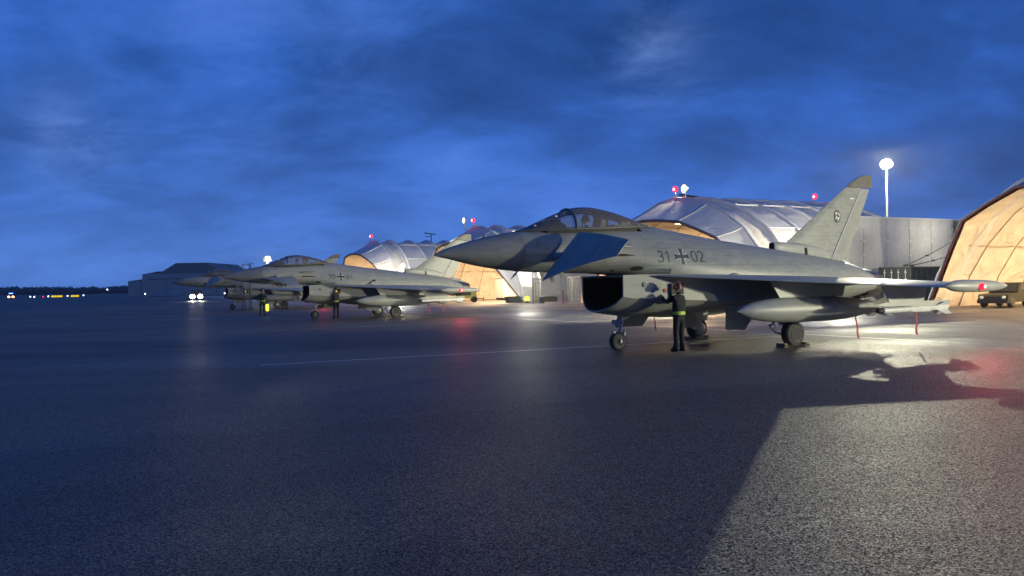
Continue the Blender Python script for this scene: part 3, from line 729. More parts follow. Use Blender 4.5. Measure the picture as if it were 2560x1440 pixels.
for i, (a, b) in enumerate((((25.6, 51.9, 2.68), (32.4, 56.9, 5.0)), ((26.2, 52.3, 2.68), (33.0, 57.1, 4.0)))):
    a, b = Vector(a), Vector(b)
    pts = [a.lerp(b, t / 12) - Vector((0, 0, 0.12 * math.sin(math.pi * t / 12))) for t in range(13)]
    kk = MB(); kk.tube(pts, 0.03, 6); kk.box(pts[0], (0.22, 0.22, 0.12)); kk.box(pts[4], (0.16, 0.10, 0.10))
    tag(link('guy_cable', kk.mesh('guy_cable', M['cable'])), ('upper' if i == 0 else 'lower') + ' dark cable from the dark container up to the panelled wall', 'cable', 'cables over the dark container')


# ------------------------------------------------------------------ distant hangar, wood, taxiway lights
r_ = empty('hangar', (-137.0, 306.0, 0))
def hbox(name, x0, x1, y0, y1, z0, z1, m_, par=r_):
    return link(name, MB().box(((x0 + x1) / 2, (y0 + y1) / 2, (z0 + z1) / 2), (x1 - x0, y1 - y0, z1 - z0)).mesh(name, m_, 0), par)
hbox('side_annex', -11, -4.6, 2, 34, 0, 6.0, M['hangar'])
wall_ = hbox('wall', -4.55, 40, 0, 36, 0, 8.6, M['hangar'])
for i in range(6): hbox('door_leaf', -1.5 + i * 6.4, 4.6 + i * 6.4, -0.28, -0.02 - 0.1 * (i % 2), 0.05, 6.4, M['hangar'], wall_)
hbox('door_rail', -2.5, 38.5, -0.45, -0.02, 6.5, 6.8, M['hangar_roof'], wall_)
kk = MB(); kk.prism([(1.5, 0.5, 8.62), (8.2, 0.5, 12.6), (20.2, 0.5, 12.6), (24.0, 0.5, 10.2), (36, 0.5, 8.62)], (0, 34, 0)); link('roof', kk.mesh('roof', M['hangar_roof'], 0), r_)
kk = MB(); kk.prism([(-10.9, 2.2, 6.03), (-4.7, 2.2, 6.8), (-4.7, 2.2, 6.03)], (0, 31, 0)); link('annex_roof', kk.mesh('annex_roof', M['hangar_roof'], 0), r_)
kk = MB(); kk.prism([(-4.4, 1.2, 8.63), (1.2, 1.2, 9.6), (1.2, 1.2, 8.63)], (0, 33, 0)); link('lean_to_roof', kk.mesh('lean_to_roof', M['hangar_roof'], 0), r_)
tag(r_, 'unlit grey hangar with a raised trapezoid roof, far left beyond the jets', 'hangar')

kk = MB(); rnd = random.Random(3)
for i in range(900):
    x = rnd.uniform(-620, 260); y = 690 + rnd.uniform(-14, 40)
    h = 7.2 + 2.0 * noise.noise(Vector((x * 0.012, 3, 0))) + 1.6 * noise.noise(Vector((x * 0.06, 7, 0))) + rnd.uniform(-1.0, 0.6)
    w = rnd.uniform(2.2, 5.0)
    kk.ball((x, y, h * 0.55), 1.0, 8, (w, w * 0.8, h * 0.46))
    for q in range(5):
        a = rnd.uniform(0, 6.28); px, pz = x + w * 0.8 * math.cos(a), h * 0.62 + h * 0.36 * abs(math.sin(a)) + rnd.uniform(-.4, .7); s_ = rnd.uniform(0.35, 0.9)
        kk.add([(px - s_, y - 1, pz), (px + s_ * .3, y - 1.2, pz - s_ * .6), (px + s_, y - .8, pz + s_ * .3), (px, y - 1, pz + s_)], [(0, 1, 2, 3)])
kk2 = MB()
tag(link('woodland', kk.mesh('woodland', M['leaf'], 0)), 'dark belt of woodland on the far left horizon', 'woodland', kind='stuff')


def taxi_light(x, y, m_, lab, z=0.45, r=0.30):
    r_ = empty('taxiway_light', (x, y, 0))
    link('stem', MB().cyl((0, 0, 0), (0, 0, z), 0.05, n=6).box((0, 0, 0.02), (0.4, 0.4, 0.04)).mesh('stem', M['post']), r_)
    link('globe', MB().ball((0, 0, z + r), r, 10).mesh('globe', m_), r_); tag(r_, lab, 'taxiway light', 'small lights along the far taxiway')
for px, d, m_, lab, z in ((76, 330, 'white_lamp', 'first small white light right of the blue beacon car', .45), (86, 330, 'white_lamp', 'tiny white light just right of the first one', .3), (121, 330, 'white_lamp', 'small white light left of the long yellow sign', .45),
                          (108, 330, 'red_lamp', 'small red light left of the long yellow sign', .3), (169, 330, 'white_lamp', 'small pale light between the two yellow signs', .45), (209, 330, 'white_lamp', 'small white light right of the second yellow sign', .6),
                          (269, 400, 'white_lamp', 'white light standing before the woodland, left of the hangar', 3.0), (363, 290, 'white_lamp', 'white light in front of the hangar wall', .9), (562, 190, 'white_lamp', 'white light beside the third jet intake', 1.0)):
    taxi_light((px - 1280 - (742 - 720) * 0.018) / 1996.7 * d, d, M[m_], lab, z, 0.22 * d / 330)
for px, w, lab in ((142, 4.4, 'long lit yellow taxiway sign on the far left'), (187, 3.2, 'shorter lit yellow taxiway sign on the far left')):
    r_ = empty('taxiway_sign', ((px - 1280) / 1996.7 * 300, 300, 0))
    link('legs', MB().cyl((-w * .35, 0, 0), (-w * .35, 0, 0.3), 0.05, n=6).cyl((w * .35, 0, 0), (w * .35, 0, 0.3), 0.05, n=6).mesh('legs', M['post']), r_)
    link('casing', MB().box((0, 0.12, 0.72), (w, 0.2, 0.85)).mesh('casing', M['black'], 0), r_)
    for j in range(2):
        link('lit_face', MB().box(((j - .5) * w * .49, -0.0, 0.72), (w * .46, 0.03, 0.62)).mesh('lit_face', M['yellow_panel'], 0), r_)
    tag(r_, lab, 'taxiway sign', 'lit yellow taxiway signs')


# ------------------------------------------------------------------ vehicles
def wheel(mbt, mbr, c, r, w, ax=(0, 1, 0)):
    c = Vector(c); a = Vector(ax)
    mbt.lathe([(-w/2, r*.62), (-w/2, r*.86), (-w*.36, r*.97), (-w*.15, r), (w*.15, r), (w*.36, r*.97), (w/2, r*.86), (w/2, r*.62)], c, a, 20)
    mbr.lathe([(-w*.46, 0.0), (-w*.46, r*.25), (-w*.40, r*.52), (-w*.54, r*.60), (w*.54, r*.60), (w*.40, r*.52), (w*.46, r*.25), (w*.46, 0)], c, a, 16)
def car(p, rz, col, lab, cat, lamps='head', bar=None, van=True):
    """x = forward"""
    r_ = empty('van' if van else 'car', p, rz)
    L_, w, h = (4.9, 1.95, 2.0)
    prof = [(-L_/2, .35), (-L_/2, 1.9), (-L_/2 + .2, h), (.9, h), (1.6, 1.28), (L_/2 - .1, 1.05), (L_/2, .9), (L_/2, .35)]
    link('body', MB().prism([(x, -w/2, z) for x, z in prof], (0, w, 0)).mesh('body', col, 0), r_)
    ws = [(.97, 1.92), (1.58, 1.32)]
    link('windscreen', MB().prism([(ws[0][0] + .03, -w*.42, ws[0][1] + .02), (ws[1][0] + .03, -w*.46, ws[1][1] + .02), (ws[1][0] + .03, w*.46, ws[1][1] + .02), (ws[0][0] + .03, w*.42, ws[0][1] + .02)], (.03, 0, .03)).mesh('windscreen', M['glass_dark'], 0), r_)
    for s_ in (-1, 1):
        link('side_window', MB().box((.1, s_ * (w/2 + .008), 1.55), (1.5, .02, .5)).mesh('side_window', M['glass_dark'], 0), r_)
        for x in (-1.45, 1.5):
            t_, q_ = MB(), MB(); wheel(t_, q_, (x, s_ * (w/2 - .1), .34), .34, .22)
            wo_ = link('wheel', t_.mesh('wheel', M['rubber']), r_); link('rim', q_.mesh('rim', M['rim']), wo_)
        link('headlight', MB().lathe([(0, .34), (.08, .40), (.16, .3), (.2, 0)], (L_/2 - .04, s_ * .68, .78), (1, 0, 0), 12).mesh('headlight', M['headlight'] if lamps == 'head' else M[lamps]), r_)
    link('bumper', MB().box((L_/2 + .04, 0, .48), (.12, w, .22)).mesh('bumper', M['black'], 0), r_)
    if bar: link('light_bar', MB().box((.4, 0, h + .12), (.45, 1.3, .24)).mesh('light_bar', M[bar], 0), r_)
    tag(r_, lab, cat); return r_
car((-59.3, 150, 0), R(-68.5), M['dark_paint'], 'van facing the camera with two glaring headlights, left under the third jet nose', 'van')
for s_ in (-1, 1):
    ld = bpy.data.lights.new('headlight_beam', 'SPOT'); ld.energy = 1300; ld.color = (1, .9, .68); ld.spot_size = R(70); ld.spot_blend = .8; ld.shadow_soft_size = .15
    lo = bpy.data.objects.new('headlight_beam', ld); COL.objects.link(lo)
    d = Vector((math.cos(R(-68.5)), math.sin(R(-68.5)), 0)); n_ = Vector((-d.y, d.x, 0))
    lo.location = Vector((-59.3, 150, .8)) + d * 2.8 + n_ * .68 * s_; lo.rotation_euler = (d + Vector((0, 0, -.06))).to_track_quat('-Z', 'Y').to_euler()
car((-192, 306, 0), R(-58), M['dark_paint'], 'distant dark car with a blue beacon and orange lamps at the far left', 'car', lamps='orange_lamp', bar='blue_lamp', van=False)

# tow tractor in the right shelter (x = forward)
r_ = empty('tow_tractor', (30.0, 48.6, 0), R(-140))
prof = [(-1.9, .42), (-1.9, 1.15), (-1.15, 1.15), (-1.15, 1.95), (-.05, 1.95), (.35, 1.15), (1.9, 1.05), (2.0, .9), (2.0, .42)]
link('body', MB().prism([(x, -.95, z) for x, z in prof], (0, 1.9, 0)).mesh('body', M['olive'], 0), r_)
link('windscreen', MB().prism([(-.0, -.8, 1.86), (.33, -.8, 1.24), (.33, .8, 1.24), (0, .8, 1.86)], (.04, 0, .02)).mesh('windscreen', M['glass_dark'], 0), r_)
link('bumper', MB().box((2.08, 0, .5), (.16, 1.9, .3)).mesh('bumper', M['black'], 0), r_)
for s_ in (-1, 1):
    link('headlight', MB().lathe([(0, .12), (.05, .13), (.08, .05)], (2.0, s_ * .7, .82), (1, 0, 0), 12).mesh('headlight', M['white_paint']), r_)
    link('side_window', MB().box((-.6, s_ * .958, 1.58), (.9, .02, .5)).mesh('side_window', M['glass_dark'], 0), r_)
    for x in (-1.25, 1.25):
        t_, q_ = MB(), MB(); wheel(t_, q_, (x, s_ * .86, .42), .42, .28)
        wo_ = link('wheel', t_.mesh('wheel', M['rubber']), r_); link('rim', q_.mesh('rim', M['rim']), wo_)
r_.scale = (1.0, .85, .76)
tag(r_, 'dark olive tow tractor parked in the rightmost shelter, beside the wingtip', 'tow tractor')
# white tank trailer behind it
r_ = empty('tank_trailer', (33.4, 46.5, 0), HEAD)
link('tank', MB().lathe([(0, .5), (.1, .72), (.3, .8), (3.6, .8), (3.8, .72), (3.9, .5)], (-1.9, 0, 1.35), (1, 0, 0), 20).mesh('tank', M['white_paint']), r_)
link('chassis', MB().box((0, 0, .5), (4.2, 1.5, .2)).box((-2.4, 0, .5), (1.0, .12, .12)).box((-1.4, 0, .64), (.2, 1.4, .25)).box((1.4, 0, .64), (.2, 1.4, .25)).mesh('chassis', M['black'], 0), r_)
for s_ in (-1, 1):
    for x in (-1.2, 1.2):
        t_, q_ = MB(), MB(); wheel(t_, q_, (x, s_ * .8, .36), .36, .22)
        wo_ = link('wheel', t_.mesh('wheel', M['rubber']), r_); link('rim', q_.mesh('rim', M['rim']), wo_)
tag(r_, 'white tank trailer at the right edge inside the shelter', 'trailer')
# lime ground-power cart in the shelter behind the nose
r_ = empty('power_cart', (-5.2, 91.0, 0), R(8))
link('cabinet', MB().prism([(-1.1, -.7, .45), (-1.1, -.7, 1.1), (-.7, -.7, 1.45), (1.0, -.7, 1.45), (1.1, -.7, 1.3), (1.1, -.7, .45)], (0, 1.4, 0)).mesh('cabinet', M['lime'], 0), r_)
link('drawbar', MB().box((1.5, 0, .4), (.9, .08, .08)).cyl((1.95, 0, .1), (1.95, 0, .6), .04, n=6).mesh('drawbar', M['black']), r_)
link('louvre', MB().box((0, -.715, 1.0), (.9, .03, .4)).mesh('louvre', M['dark_steel'], 0), r_)
for s_ in (-1, 1):
    for x in (-.85, .85):
        t_, q_ = MB(), MB(); wheel(t_, q_, (x, s_ * .66, .34), .34, .2)
        wo_ = link('wheel', t_.mesh('wheel', M['rubber']), r_); link('rim', q_.mesh('rim', M['white_paint']), wo_)
tag(r_, 'lime green power cart on wheels behind the second jet wingtip', 'power cart')
# pale cabin with two small windows
r_ = empty('cabin', (-1.4, 100.5, 0), HEAD)
link('walls', MB().box((2, 0, 1.55), (4.6, 2.3, 2.5)).mesh('walls', M['white_paint'], 0), r_)
link('roof', MB().box((2, 0, 2.86), (4.8, 2.5, .1)).mesh('roof', M['white_paint'], 0), r_)
link('skid', MB().box((2, 0, .15), (4.4, 2.0, .28)).mesh('skid', M['dark_steel'], 0), r_)
for x in (1.0, 3.0):
    fr = link('window', MB().box((x, -1.17, 1.85), (.62, .05, .62)).mesh('window', M['white_paint'], 0), r_)
    link('pane', MB().box((x, -1.2, 1.85), (.5, .03, .5)).mesh('pane', M['glass_dark'], 0), fr)
tag(r_, 'pale cabin with two small dark windows inside the shelter behind the nearest nose', 'cabin')
r_ = empty('bench', (-1.0, 97.0, 0), HEAD)
link('seat', MB().box((1.2, 0, .46), (2.4, .4, .06)).mesh('seat', M['wood'], 0), r_)
for x in (.2, 2.2): link('leg', MB().box((x, 0, .215), (.08, .36, .43)).mesh('leg', M['dark_steel'], 0), r_)
tag(r_, 'plain bench standing before the pale cabin', 'bench')
# ------------------------------------------------------------------ people
def skin_mesh(name, verts, edges, radii, mats, matfn, root=0, extra=None):
    me = bpy.data.meshes.new('tmp'); me.from_pydata([Vector(v) for v in verts], edges, [])
    o = bpy.data.objects.new('tmp', me); COL.objects.link(o)
    o.modifiers.new('skin', 'SKIN'); ss = o.modifiers.new('sub', 'SUBSURF'); ss.levels = 1; ss.render_levels = 1
    sk = me.skin_vertices[0].data
    for i, r in enumerate(radii):
        sk[i].radius = (r, r) if not isinstance(r, tuple) else r; sk[i].use_root = (i == root)
    bpy.context.view_layer.update()
    ev = o.evaluated_get(bpy.context.evaluated_depsgraph_get())
    out = bpy.data.meshes.new_from_object(ev); bpy.data.objects.remove(o); bpy.data.meshes.remove(me)
    if extra is not None:
        bm = bmesh.new(); bm.from_mesh(out)
        t = bpy.data.meshes.new('t2'); t.from_pydata(extra.v, [], extra.f); bm.from_mesh(t); bpy.data.meshes.remove(t)
        bmesh.ops.recalc_face_normals(bm, faces=bm.faces); bm.to_mesh(out); bm.free()
    out.materials.clear()
    for mm in mats: out.materials.append(mm)
    for p in out.polygons: p.use_smooth = True; p.material_index = matfn(p.center)
    out.name = name; return out


def head_geo(c, yaw=0.0, pitch=0.0):
    """a head with brow, nose, mouth, chin and ears; looks along +x"""
    k = MB(); n = 16; rings = 14; Q = Matrix.Rotation(yaw, 3, 'Z') @ Matrix.Rotation(pitch, 3, 'Y')
    rg = []
    for i in range(rings + 1):
        ph = math.pi * i / rings; z = -0.118 * math.cos(ph); rr = math.sin(ph)
        r_ = []
        for j in range(n):
            a = 2 * math.pi * j / n; x = 0.098 * rr * math.cos(a); y = 0.076 * rr * math.sin(a)
            if z < -0.02: y *= 1 - 0.25 * min(1, (-0.02 - z) / 0.09); x = x * (1 - 0.1 * min(1, (-.02 - z) / .09)) + .012
            f = max(0, math.cos(a)) ** 10
            if abs(z + 0.012) < 0.03: x += f * 0.022 * (1 - abs(z + 0.012) / 0.03)
            if abs(z - 0.035) < 0.014: x += 0.006 * max(0, math.cos(a)) ** 3
            if abs(z + 0.055) < 0.012: x += 0.006 * f
            r_.append(Q @ Vector((x, y, z)) + Vector(c))
        rg.append(r_)
    k.ring_loft(rg)
    for s_ in (-1, 1):
        k.ball(tuple(Q @ Vector((0.0, s_ * .078, -.005)) + Vector(c)), .03, 8, (.6, .35, 1))
    return k, Q


def person(loc, rz, label, arms, mats, head='helmet', yaw=0.0, pitch=0.0, seated=False, belt=True, sc=1.0):
    """x = facing direction.  arms: per side (elbow, wrist, finger direction)"""
    root = empty('person', loc, rz); root.scale = (sc, sc, sc)
    V, Ed, Ra = [], [], []
    def v(p, r, par=None):
        V.append(p); Ra.append(r)
        if par is not None: Ed.append((par, len(V) - 1))
        return len(V) - 1
    pz = 0.97
    pel = v((0, 0, pz), (.135, .16)); sp = v((.0, 0, pz + .17), (.13, .155), pel); ch = v((-.01, 0, pz + .37), (.135, .185), sp)
    nk = v((.0, 0, pz + .53), .07, ch); v((.015, 0, pz + .62), .055, nk)
    hands = []
    for si, s_ in enumerate((-1, 1)):
        if seated:
            hp = v((.02, s_ * .1, pz - .02), .09, pel); kn = v((.45, s_ * .14, pz + .05), .07, hp); an = v((.75, s_ * .13, pz - .28), .05, kn); v((.92, s_ * .13, pz - .24), .04, an)
        else:
            hp = v((.0, s_ * .095, pz - .07), .105, pel); kn = v((.02, s_ * .115, .52), .075, hp); an = v((-.01, s_ * .125, .12), .06, kn)
            v((.17, s_ * .15, .05), .05, an); v((-.07, s_ * .125, .055), .05, an)
        sh = v((-.01, s_ * .195, pz + .45), .08, ch)
        el, wr, fd = arms[si]
        e_ = v(el, .055, sh); w_ = v(wr, .038, e_); fd = Vector(fd).normalized()
        hd_ = Vector(wr) + fd * .07; h_ = v(tuple(hd_), (.022, .038), w_); hands.append(hd_)
        side = fd.cross(Vector((0, 0, 1))); side = side.normalized() if side.length > .1 else Vector((0, 1, 0))
        curl = fd.cross(side).normalized()
        if curl.z > 0: curl = -curl
        for q in range(4):
            b_ = hd_ + fd * .035 + side * (q - 1.5) * .021; ln = (.062, .075, .07, .055)[q]
            a1 = v(tuple(b_), .010, h_); a2 = v(tuple(b_ + fd * ln * .55 + curl * .008), .009, a1); v(tuple(b_ + fd * ln + curl * .03), .0075, a2)
        tb = v(tuple(hd_ - fd * .01 + side * -.04 * s_), .011, h_); v(tuple(hd_ + fd * .035 + side * -.062 * s_ + curl * .01), .009, tb)
    hc = (.03, 0, pz + .735)
    hg, Q = head_geo(hc, yaw, pitch)
    cloth, skin, boot = mats
    def mf(c):
        if c.z > pz + .60: return 1
        for h_ in hands:
            if (c - h_).length < .125: return 1
        if c.z < .16 and not seated: return 2
        return 0
    link('body', skin_mesh('person_body', V, Ed, Ra, [cloth, skin, boot], mf, 0, hg), root)
    hcv = Vector(hc)
    k = MB()
    for s_ in (-1, 1): k.ball(tuple(hcv + Q @ Vector((.084, s_ * .03, .012))), .012, 8)
    link('eyes', k.mesh('eyes', M['black']), root)
    k = MB(); rg = []
    rad = (.128, .108, .135) if head != 'hair' else (.107, .086, .125)
    for i in range(7):
        ph = math.pi * (0.5 + 0.5 * i / 6) if False else math.pi * i / 12
        z = rad[2] * math.cos(ph) + .012
        rg.append([hcv + Q @ Vector((rad[0] * math.sin(ph) * math.cos(2*math.pi*j/18) - .008 + (0.0 if math.cos(2*math.pi*j/18) < .5 else -.012 * (i / 6)), rad[1] * math.sin(ph) * math.sin(2*math.pi*j/18), z - (0.05 * (i / 6) if math.cos(2*math.pi*j/18) < .2 else 0))) for j in range(18)])
    rg[0] = [hcv + Q @ Vector((-.008 + .004 * math.cos(2*math.pi*j/18), .004 * math.sin(2*math.pi*j/18), rad[2] + .012)) for j in range(18)]
    k.ring_loft(rg, True, False)
    hm = link('helmet' if head != 'hair' else 'hair', k.mesh('headwear', M[{'helmet': 'helmet_dark', 'red': 'helmet_red', 'hair': 'hair'}[head]]), root)
    k = MB()
    for s_ in (-1, 1): k.lathe([(0, .034), (.012, .046), (.04, .046), (.052, .03)], hcv + Q @ Vector((0, s_ * (rad[1] - .016), -.012)), Q @ Vector((0, s_, 0)), 12)
    k.tube([hcv + Q @ Vector((0, math.cos(a) * (rad[1] + .012), max(0, math.sin(a)) * (rad[2] + .022) - .0)) for a in [math.pi * t / 10 for t in range(11)]], .009, 6)
    k.tube([hcv + Q @ Vector((0.02, .1, -.03)), hcv + Q @ Vector((.08, .085, -.07)), hcv + Q @ Vector((.115, .04, -.065))], .006, 5)
    link('headset', k.mesh('headset', M['helmet_red'] if head == 'red' else M['helmet_dark']), root)
    if seated:
        k = MB(); rg = []
        for i in range(5):
            z = .055 - i * .03
            rg.append([hcv + Q @ Vector((.122 * math.cos(a), .112 * math.sin(a), z)) for a in [R(-75 + 150 * j / 10) for j in range(11)]])
        k.ring_loft(rg, False, False, closed=False); link('visor', k.mesh('visor', M['glass_dark']), root)
        k = MB(); k.ball(tuple(hcv + Q @ Vector((.10, 0, -.085))), .05, 10, (1, .8, 1)); k.tube([hcv + Q @ Vector((.12, 0, -.12)), hcv + Vector((.16, .03, -.26)), hcv + Vector((.1, .1, -.4))], .018, 6)
        link('oxygen_mask', k.mesh('oxygen_mask', M['helmet_dark']), root)
    if belt:
        rg = []
        for z in (pz + .015, pz + .03, pz + .085, pz + .10):
            rr = 1.0 if z in (pz + .03, pz + .085) else .985
            rg.append([(.152 * rr * math.cos(a) * 1.0, .185 * rr * math.sin(a), z) for a in [2 * math.pi * j / 24 for j in range(24)]])
        link('belt', MB().ring_loft(rg, False, False).mesh('belt', M['belt']), root)
    tag(root, label, 'person'); return root


# ------------------------------------------------------------------ fighter jets
#        s     ztop  zbot   half   zmid  etop ebot
FUS = [(0.00, 2.665, 2.635, 0.012, 2.65, 2.0, 2.0), (0.25, 2.79, 2.585, 0.11, 2.685, 2.0, 2.0), (0.55, 2.895, 2.52, 0.195, 2.70, 2.0, 2.0),
       (1.00, 3.02, 2.415, 0.305, 2.71, 2.0, 2.0), (1.50, 3.135, 2.33, 0.41, 2.72, 2.0, 2.0), (2.26, 3.265, 2.24, 0.53, 2.73, 2.05, 2.05),
       (3.10, 3.315, 2.20, 0.63, 2.72, 2.3, 2.1), (4.00, 3.34, 2.17, 0.72, 2.68, 2.5, 2.2), (5.00, 3.40, 2.13, 0.83, 2.60, 2.3, 2.3),
       (5.60, 3.45, 2.02, 0.92, 2.50, 2.0, 2.4), (6.40, 3.49, 1.72, 1.06, 2.38, 1.75, 2.5), (7.00, 3.41, 1.52, 1.16, 2.28, 1.75, 2.6),
       (8.70, 3.17, 1.30, 1.31, 2.10, 1.8, 2.6), (10.7, 2.92, 1.14, 1.37, 1.95, 1.95, 2.6), (11.4, 2.83, 1.10, 1.36, 1.90, 2.0, 2.6),
       (13.0, 2.64, 1.12, 1.27, 1.82, 2.1, 2.4), (14.2, 2.46, 1.24, 1.12, 1.75, 2.2, 2.2), (15.0, 2.22, 1.34, 0.98, 1.70, 2.2, 2.2)]
FX = [f[0] for f in FUS]
def fpar(s): return [pchip(FX, [f[i] for f in FUS], s) for i in range(1, 7)]
def flat(s, z):
    """half width of the body at station s and height z"""
    zt, zb, w, zm, et, eb = fpar(s)
    if z >= zm: q, e = (z - zm) / max(zt - zm, 1e-4), et
    else: q, e = (zm - z) / max(zm - zb, 1e-4), eb
    q = min(max(q, 0), 1)
    return w * (1 - q ** e) ** (1 / e)
def fring(s, n=44):
    zt, zb, w, zm, et, eb = fpar(s); out = []
    for k in range(n):
        a = 2 * math.pi * k / n + math.pi / 2
        c, q = math.cos(a), math.sin(a); e = et if q >= 0 else eb
        y = w * math.copysign(abs(c) ** (2 / e), c); z = zm + (zt - zm if q >= 0 else zm - zb) * math.copysign(abs(q) ** (2 / e), q)
        out.append((s, y, z))
    return out
def decal(poly2, off=0.006):
    return [(s, -(flat(s, z) + off), z) for s, z in poly2]


def stroke(k, pts, w):
    """flat ribbon along a polyline in (s, z), laid on the body's left side"""
    n = len(pts); L_, R_ = [], []
    for i, p in enumerate(pts):
        a = Vector(pts[max(i - 1, 0)]); b = Vector(pts[min(i + 1, n - 1)]); d = (b - a).normalized(); q = Vector((-d.y, d.x)) * w / 2
        p = Vector(p); L_.append(p + q); R_.append(p - q)
    vs = decal(L_) + decal(R_)
    k.add(vs, [(i, i + 1, n + i + 1, n + i) for i in range(n - 1)])
def arc(cx, cz, rx, rz, a0, a1, n=12): return [(cx + rx * math.cos(R(a0 + (a1 - a0) * i / n)), cz + rz * math.sin(R(a0 + (a1 - a0) * i / n))) for i in range(n + 1)]
GL = {'0': [arc(.28, .5, .28, .5, 90, 450, 24)], '1': [[(.02, .74), (.30, 1.0), (.30, .5), (.30, 0)]],
      '2': [arc(.28, .72, .26, .28, 170, -25, 12) + [(.25, .24), (.02, .02)], [(.0, .03), (.28, .03), (.56, .03)]],
      '3': [arc(.27, .75, .25, .25, 160, -75, 12) + [(.22, .52)], arc(.27, .26, .28, .26, 80, -160, 14)],
      '8': [arc(.28, .76, .23, .24, 90, 450, 18), arc(.28, .27, .28, .27, 90, 450, 18)]}
def digits(txt, s0, z0, h, w):
    k = MB(); x = s0
    for ch in txt:
        for pl in GL[ch]: stroke(k, [(x + a * h, z0 + b * h) for a, b in pl], w)
        x += (0.78 if ch != '1' else 0.55) * h
    return k
def cross_arm(L_, w0, w1, n=6):
    """flared arm pointing +x, curved flanks"""
    P = []
    for i in range(n + 1):
        t = i / n; P.append((0.02 + (L_ - .02) * t, (w0 + (w1 - w0) * t ** 2.2)))
    return P
def iron_cross(sc, zc, size, col, edge):
    k = MB()
    for q in range(4):
        c_, s_ = math.cos(q * math.pi / 2), math.sin(q * math.pi / 2)
        P = cross_arm(size, size * .20, size * .40)
        n = len(P); rot = lambda a, b: (sc + a * c_ - b * s_, zc + a * s_ + b * c_)
        vs = decal([rot(a, b) for a, b in P] + [rot(a, -b) for a, b in P], .007)
        k.cur = 0; k.add(vs, [(i, i + 1, n + i + 1, n + i) for i in range(n - 1)])
        k.cur = 1
        for sg in (-1, 1):
            E_ = [(a, sg * b) for a, b in P][1:]; O_ = [(a, sg * (b + size * .10)) for a, b in P][1:]
            m_ = len(E_); k.add(decal([rot(a, b) for a, b in E_] + [rot(a, b) for a, b in O_], .0065), [(i, i + 1, m_ + i + 1, m_ + i) for i in range(m_ - 1)])
    vs = decal([(sc + a * size * .21, zc + b * size * .21) for a, b in ((-1, -1), (1, -1), (1, 1), (-1, 1))], .0075); k.cur = 0; k.add(vs, [(0, 1, 2, 3)])
    return k.mesh('cross_marking', [col, edge], 0)


# wing planform: lat -> LE, TE, heights
def wle(l): return 5.75 + (l - 1.1) * 1.53
def wte(l): return 13.55 + (l - 1.1) * 0.045
def wz(l, f): return (2.07 - .112 * (l - 1.1)) * (1 - f) + (1.93 - .054 * (l - 1.1)) * f
def wing_box(l0, l1, f0, f1, sgn, nl=8, nf=10, tk=0.034, rev=False):
    """airfoil slice between chord fractions f0..f1"""
    k = MB(); rings = []
    fs = [f0 + (f1 - f0) * i / nf for i in range(nf + 1)]
    for i in range(nl + 1):
        l = l0 + (l1 - l0) * i / nl; c = wte(l) - wle(l); up_, dn_ = [], []
        th = tk * c * (1.0 if c > 3 else 1.15)
        for f in fs:
            t = 2.6 * (math.sqrt(max(f, 0)) * .45 - .17 * f - .28 * f * f) * th
            t = max(t, .006)
            s_ = wle(l) + f * c; z = wz(l, f)
            up_.append((s_, sgn * l, z + t * .5)); dn_.append((s_, sgn * l, z - t * .5))
        rings.append(up_ + dn_[::-1])
    k.ring_loft(rings); return k


def fin_le(z): return 12.06 + (z - 3.10) * 1.478 if z > 2.9 else 11.76
def fin_te(z): return 14.72 + (z - 2.46) * .502 if z < 4.93 else 16.08
def fin_hinge(z): return 14.06 + (z - 2.65) * .634
def fin_slab(z0, z1, fa, fb, n=8, t0=.13, t1=.05, round_top=False):
    k = MB(); rg = []
    for i in range(n + 1):
        z = z0 + (z1 - z0) * i / n; le, te = fa(z), fb(z)
        if round_top:
            q = i / n; le += .26 * q ** 3; te += -.02
        t = t0 + (t1 - t0) * (z - 2.4) / 3.0; L0, T0 = fin_le(z), fin_te(z)
        pts = []
        for j in range(9):
            f = j / 8; s_ = le + (te - le) * f; g = min(max((s_ - L0) / (T0 - L0), 0), 1)
            pts.append((s_, t * (.12 + .88 * math.sin(math.pi * min(g, 1) ** .7)) * (1 - .6 * g) * (.75 if round_top and i == n else 1), z))
        rg.append(pts + [(a, -b, c) for a, b, c in pts[::-1]])
    k.ring_loft(rg); return k


CACHE = {}
def part(name, key, fn, parent, loc=None):
    """build a mesh once, share it between the three jets"""
    if key not in CACHE: CACHE[key] = fn()
    o = bpy.data.objects.new(name, CACHE[key]); COL.objects.link(o); o.parent = parent
    if loc: o.location = loc
    return o


def m_fuselage():
    k = MB(); ss = [2.30 + (15.0 - 2.30) * i / 110 for i in range(111)]; n = 44
    rg = [fring(s, n) for s in ss]
    for r_ in rg: k.v += [tuple(p) for p in r_]
    for i in range(len(ss) - 1):
        for q in range(n):
            a = i * n + q; b = i * n + (q + 1) % n
            top = min(q, n - 1 - q)
            if 3.05 < ss[i] < 5.9 and top < 4: continue
            k.f.append([a, b, b + n, a + n]); k.mi.append(0)
    k.f.append([(len(ss) - 1) * n + q for q in range(n)]); k.mi.append(0)
    return k.mesh('fuselage', M['paint'], 35)
def m_radome():
    k = MB(); ss = [0, .06, .15, .25, .4, .55, .75, 1, 1.25, 1.5, 1.8, 2.1, 2.295]; k.ring_loft([fring(s) for s in ss]); return k.mesh('radome', M['radome'], 35)


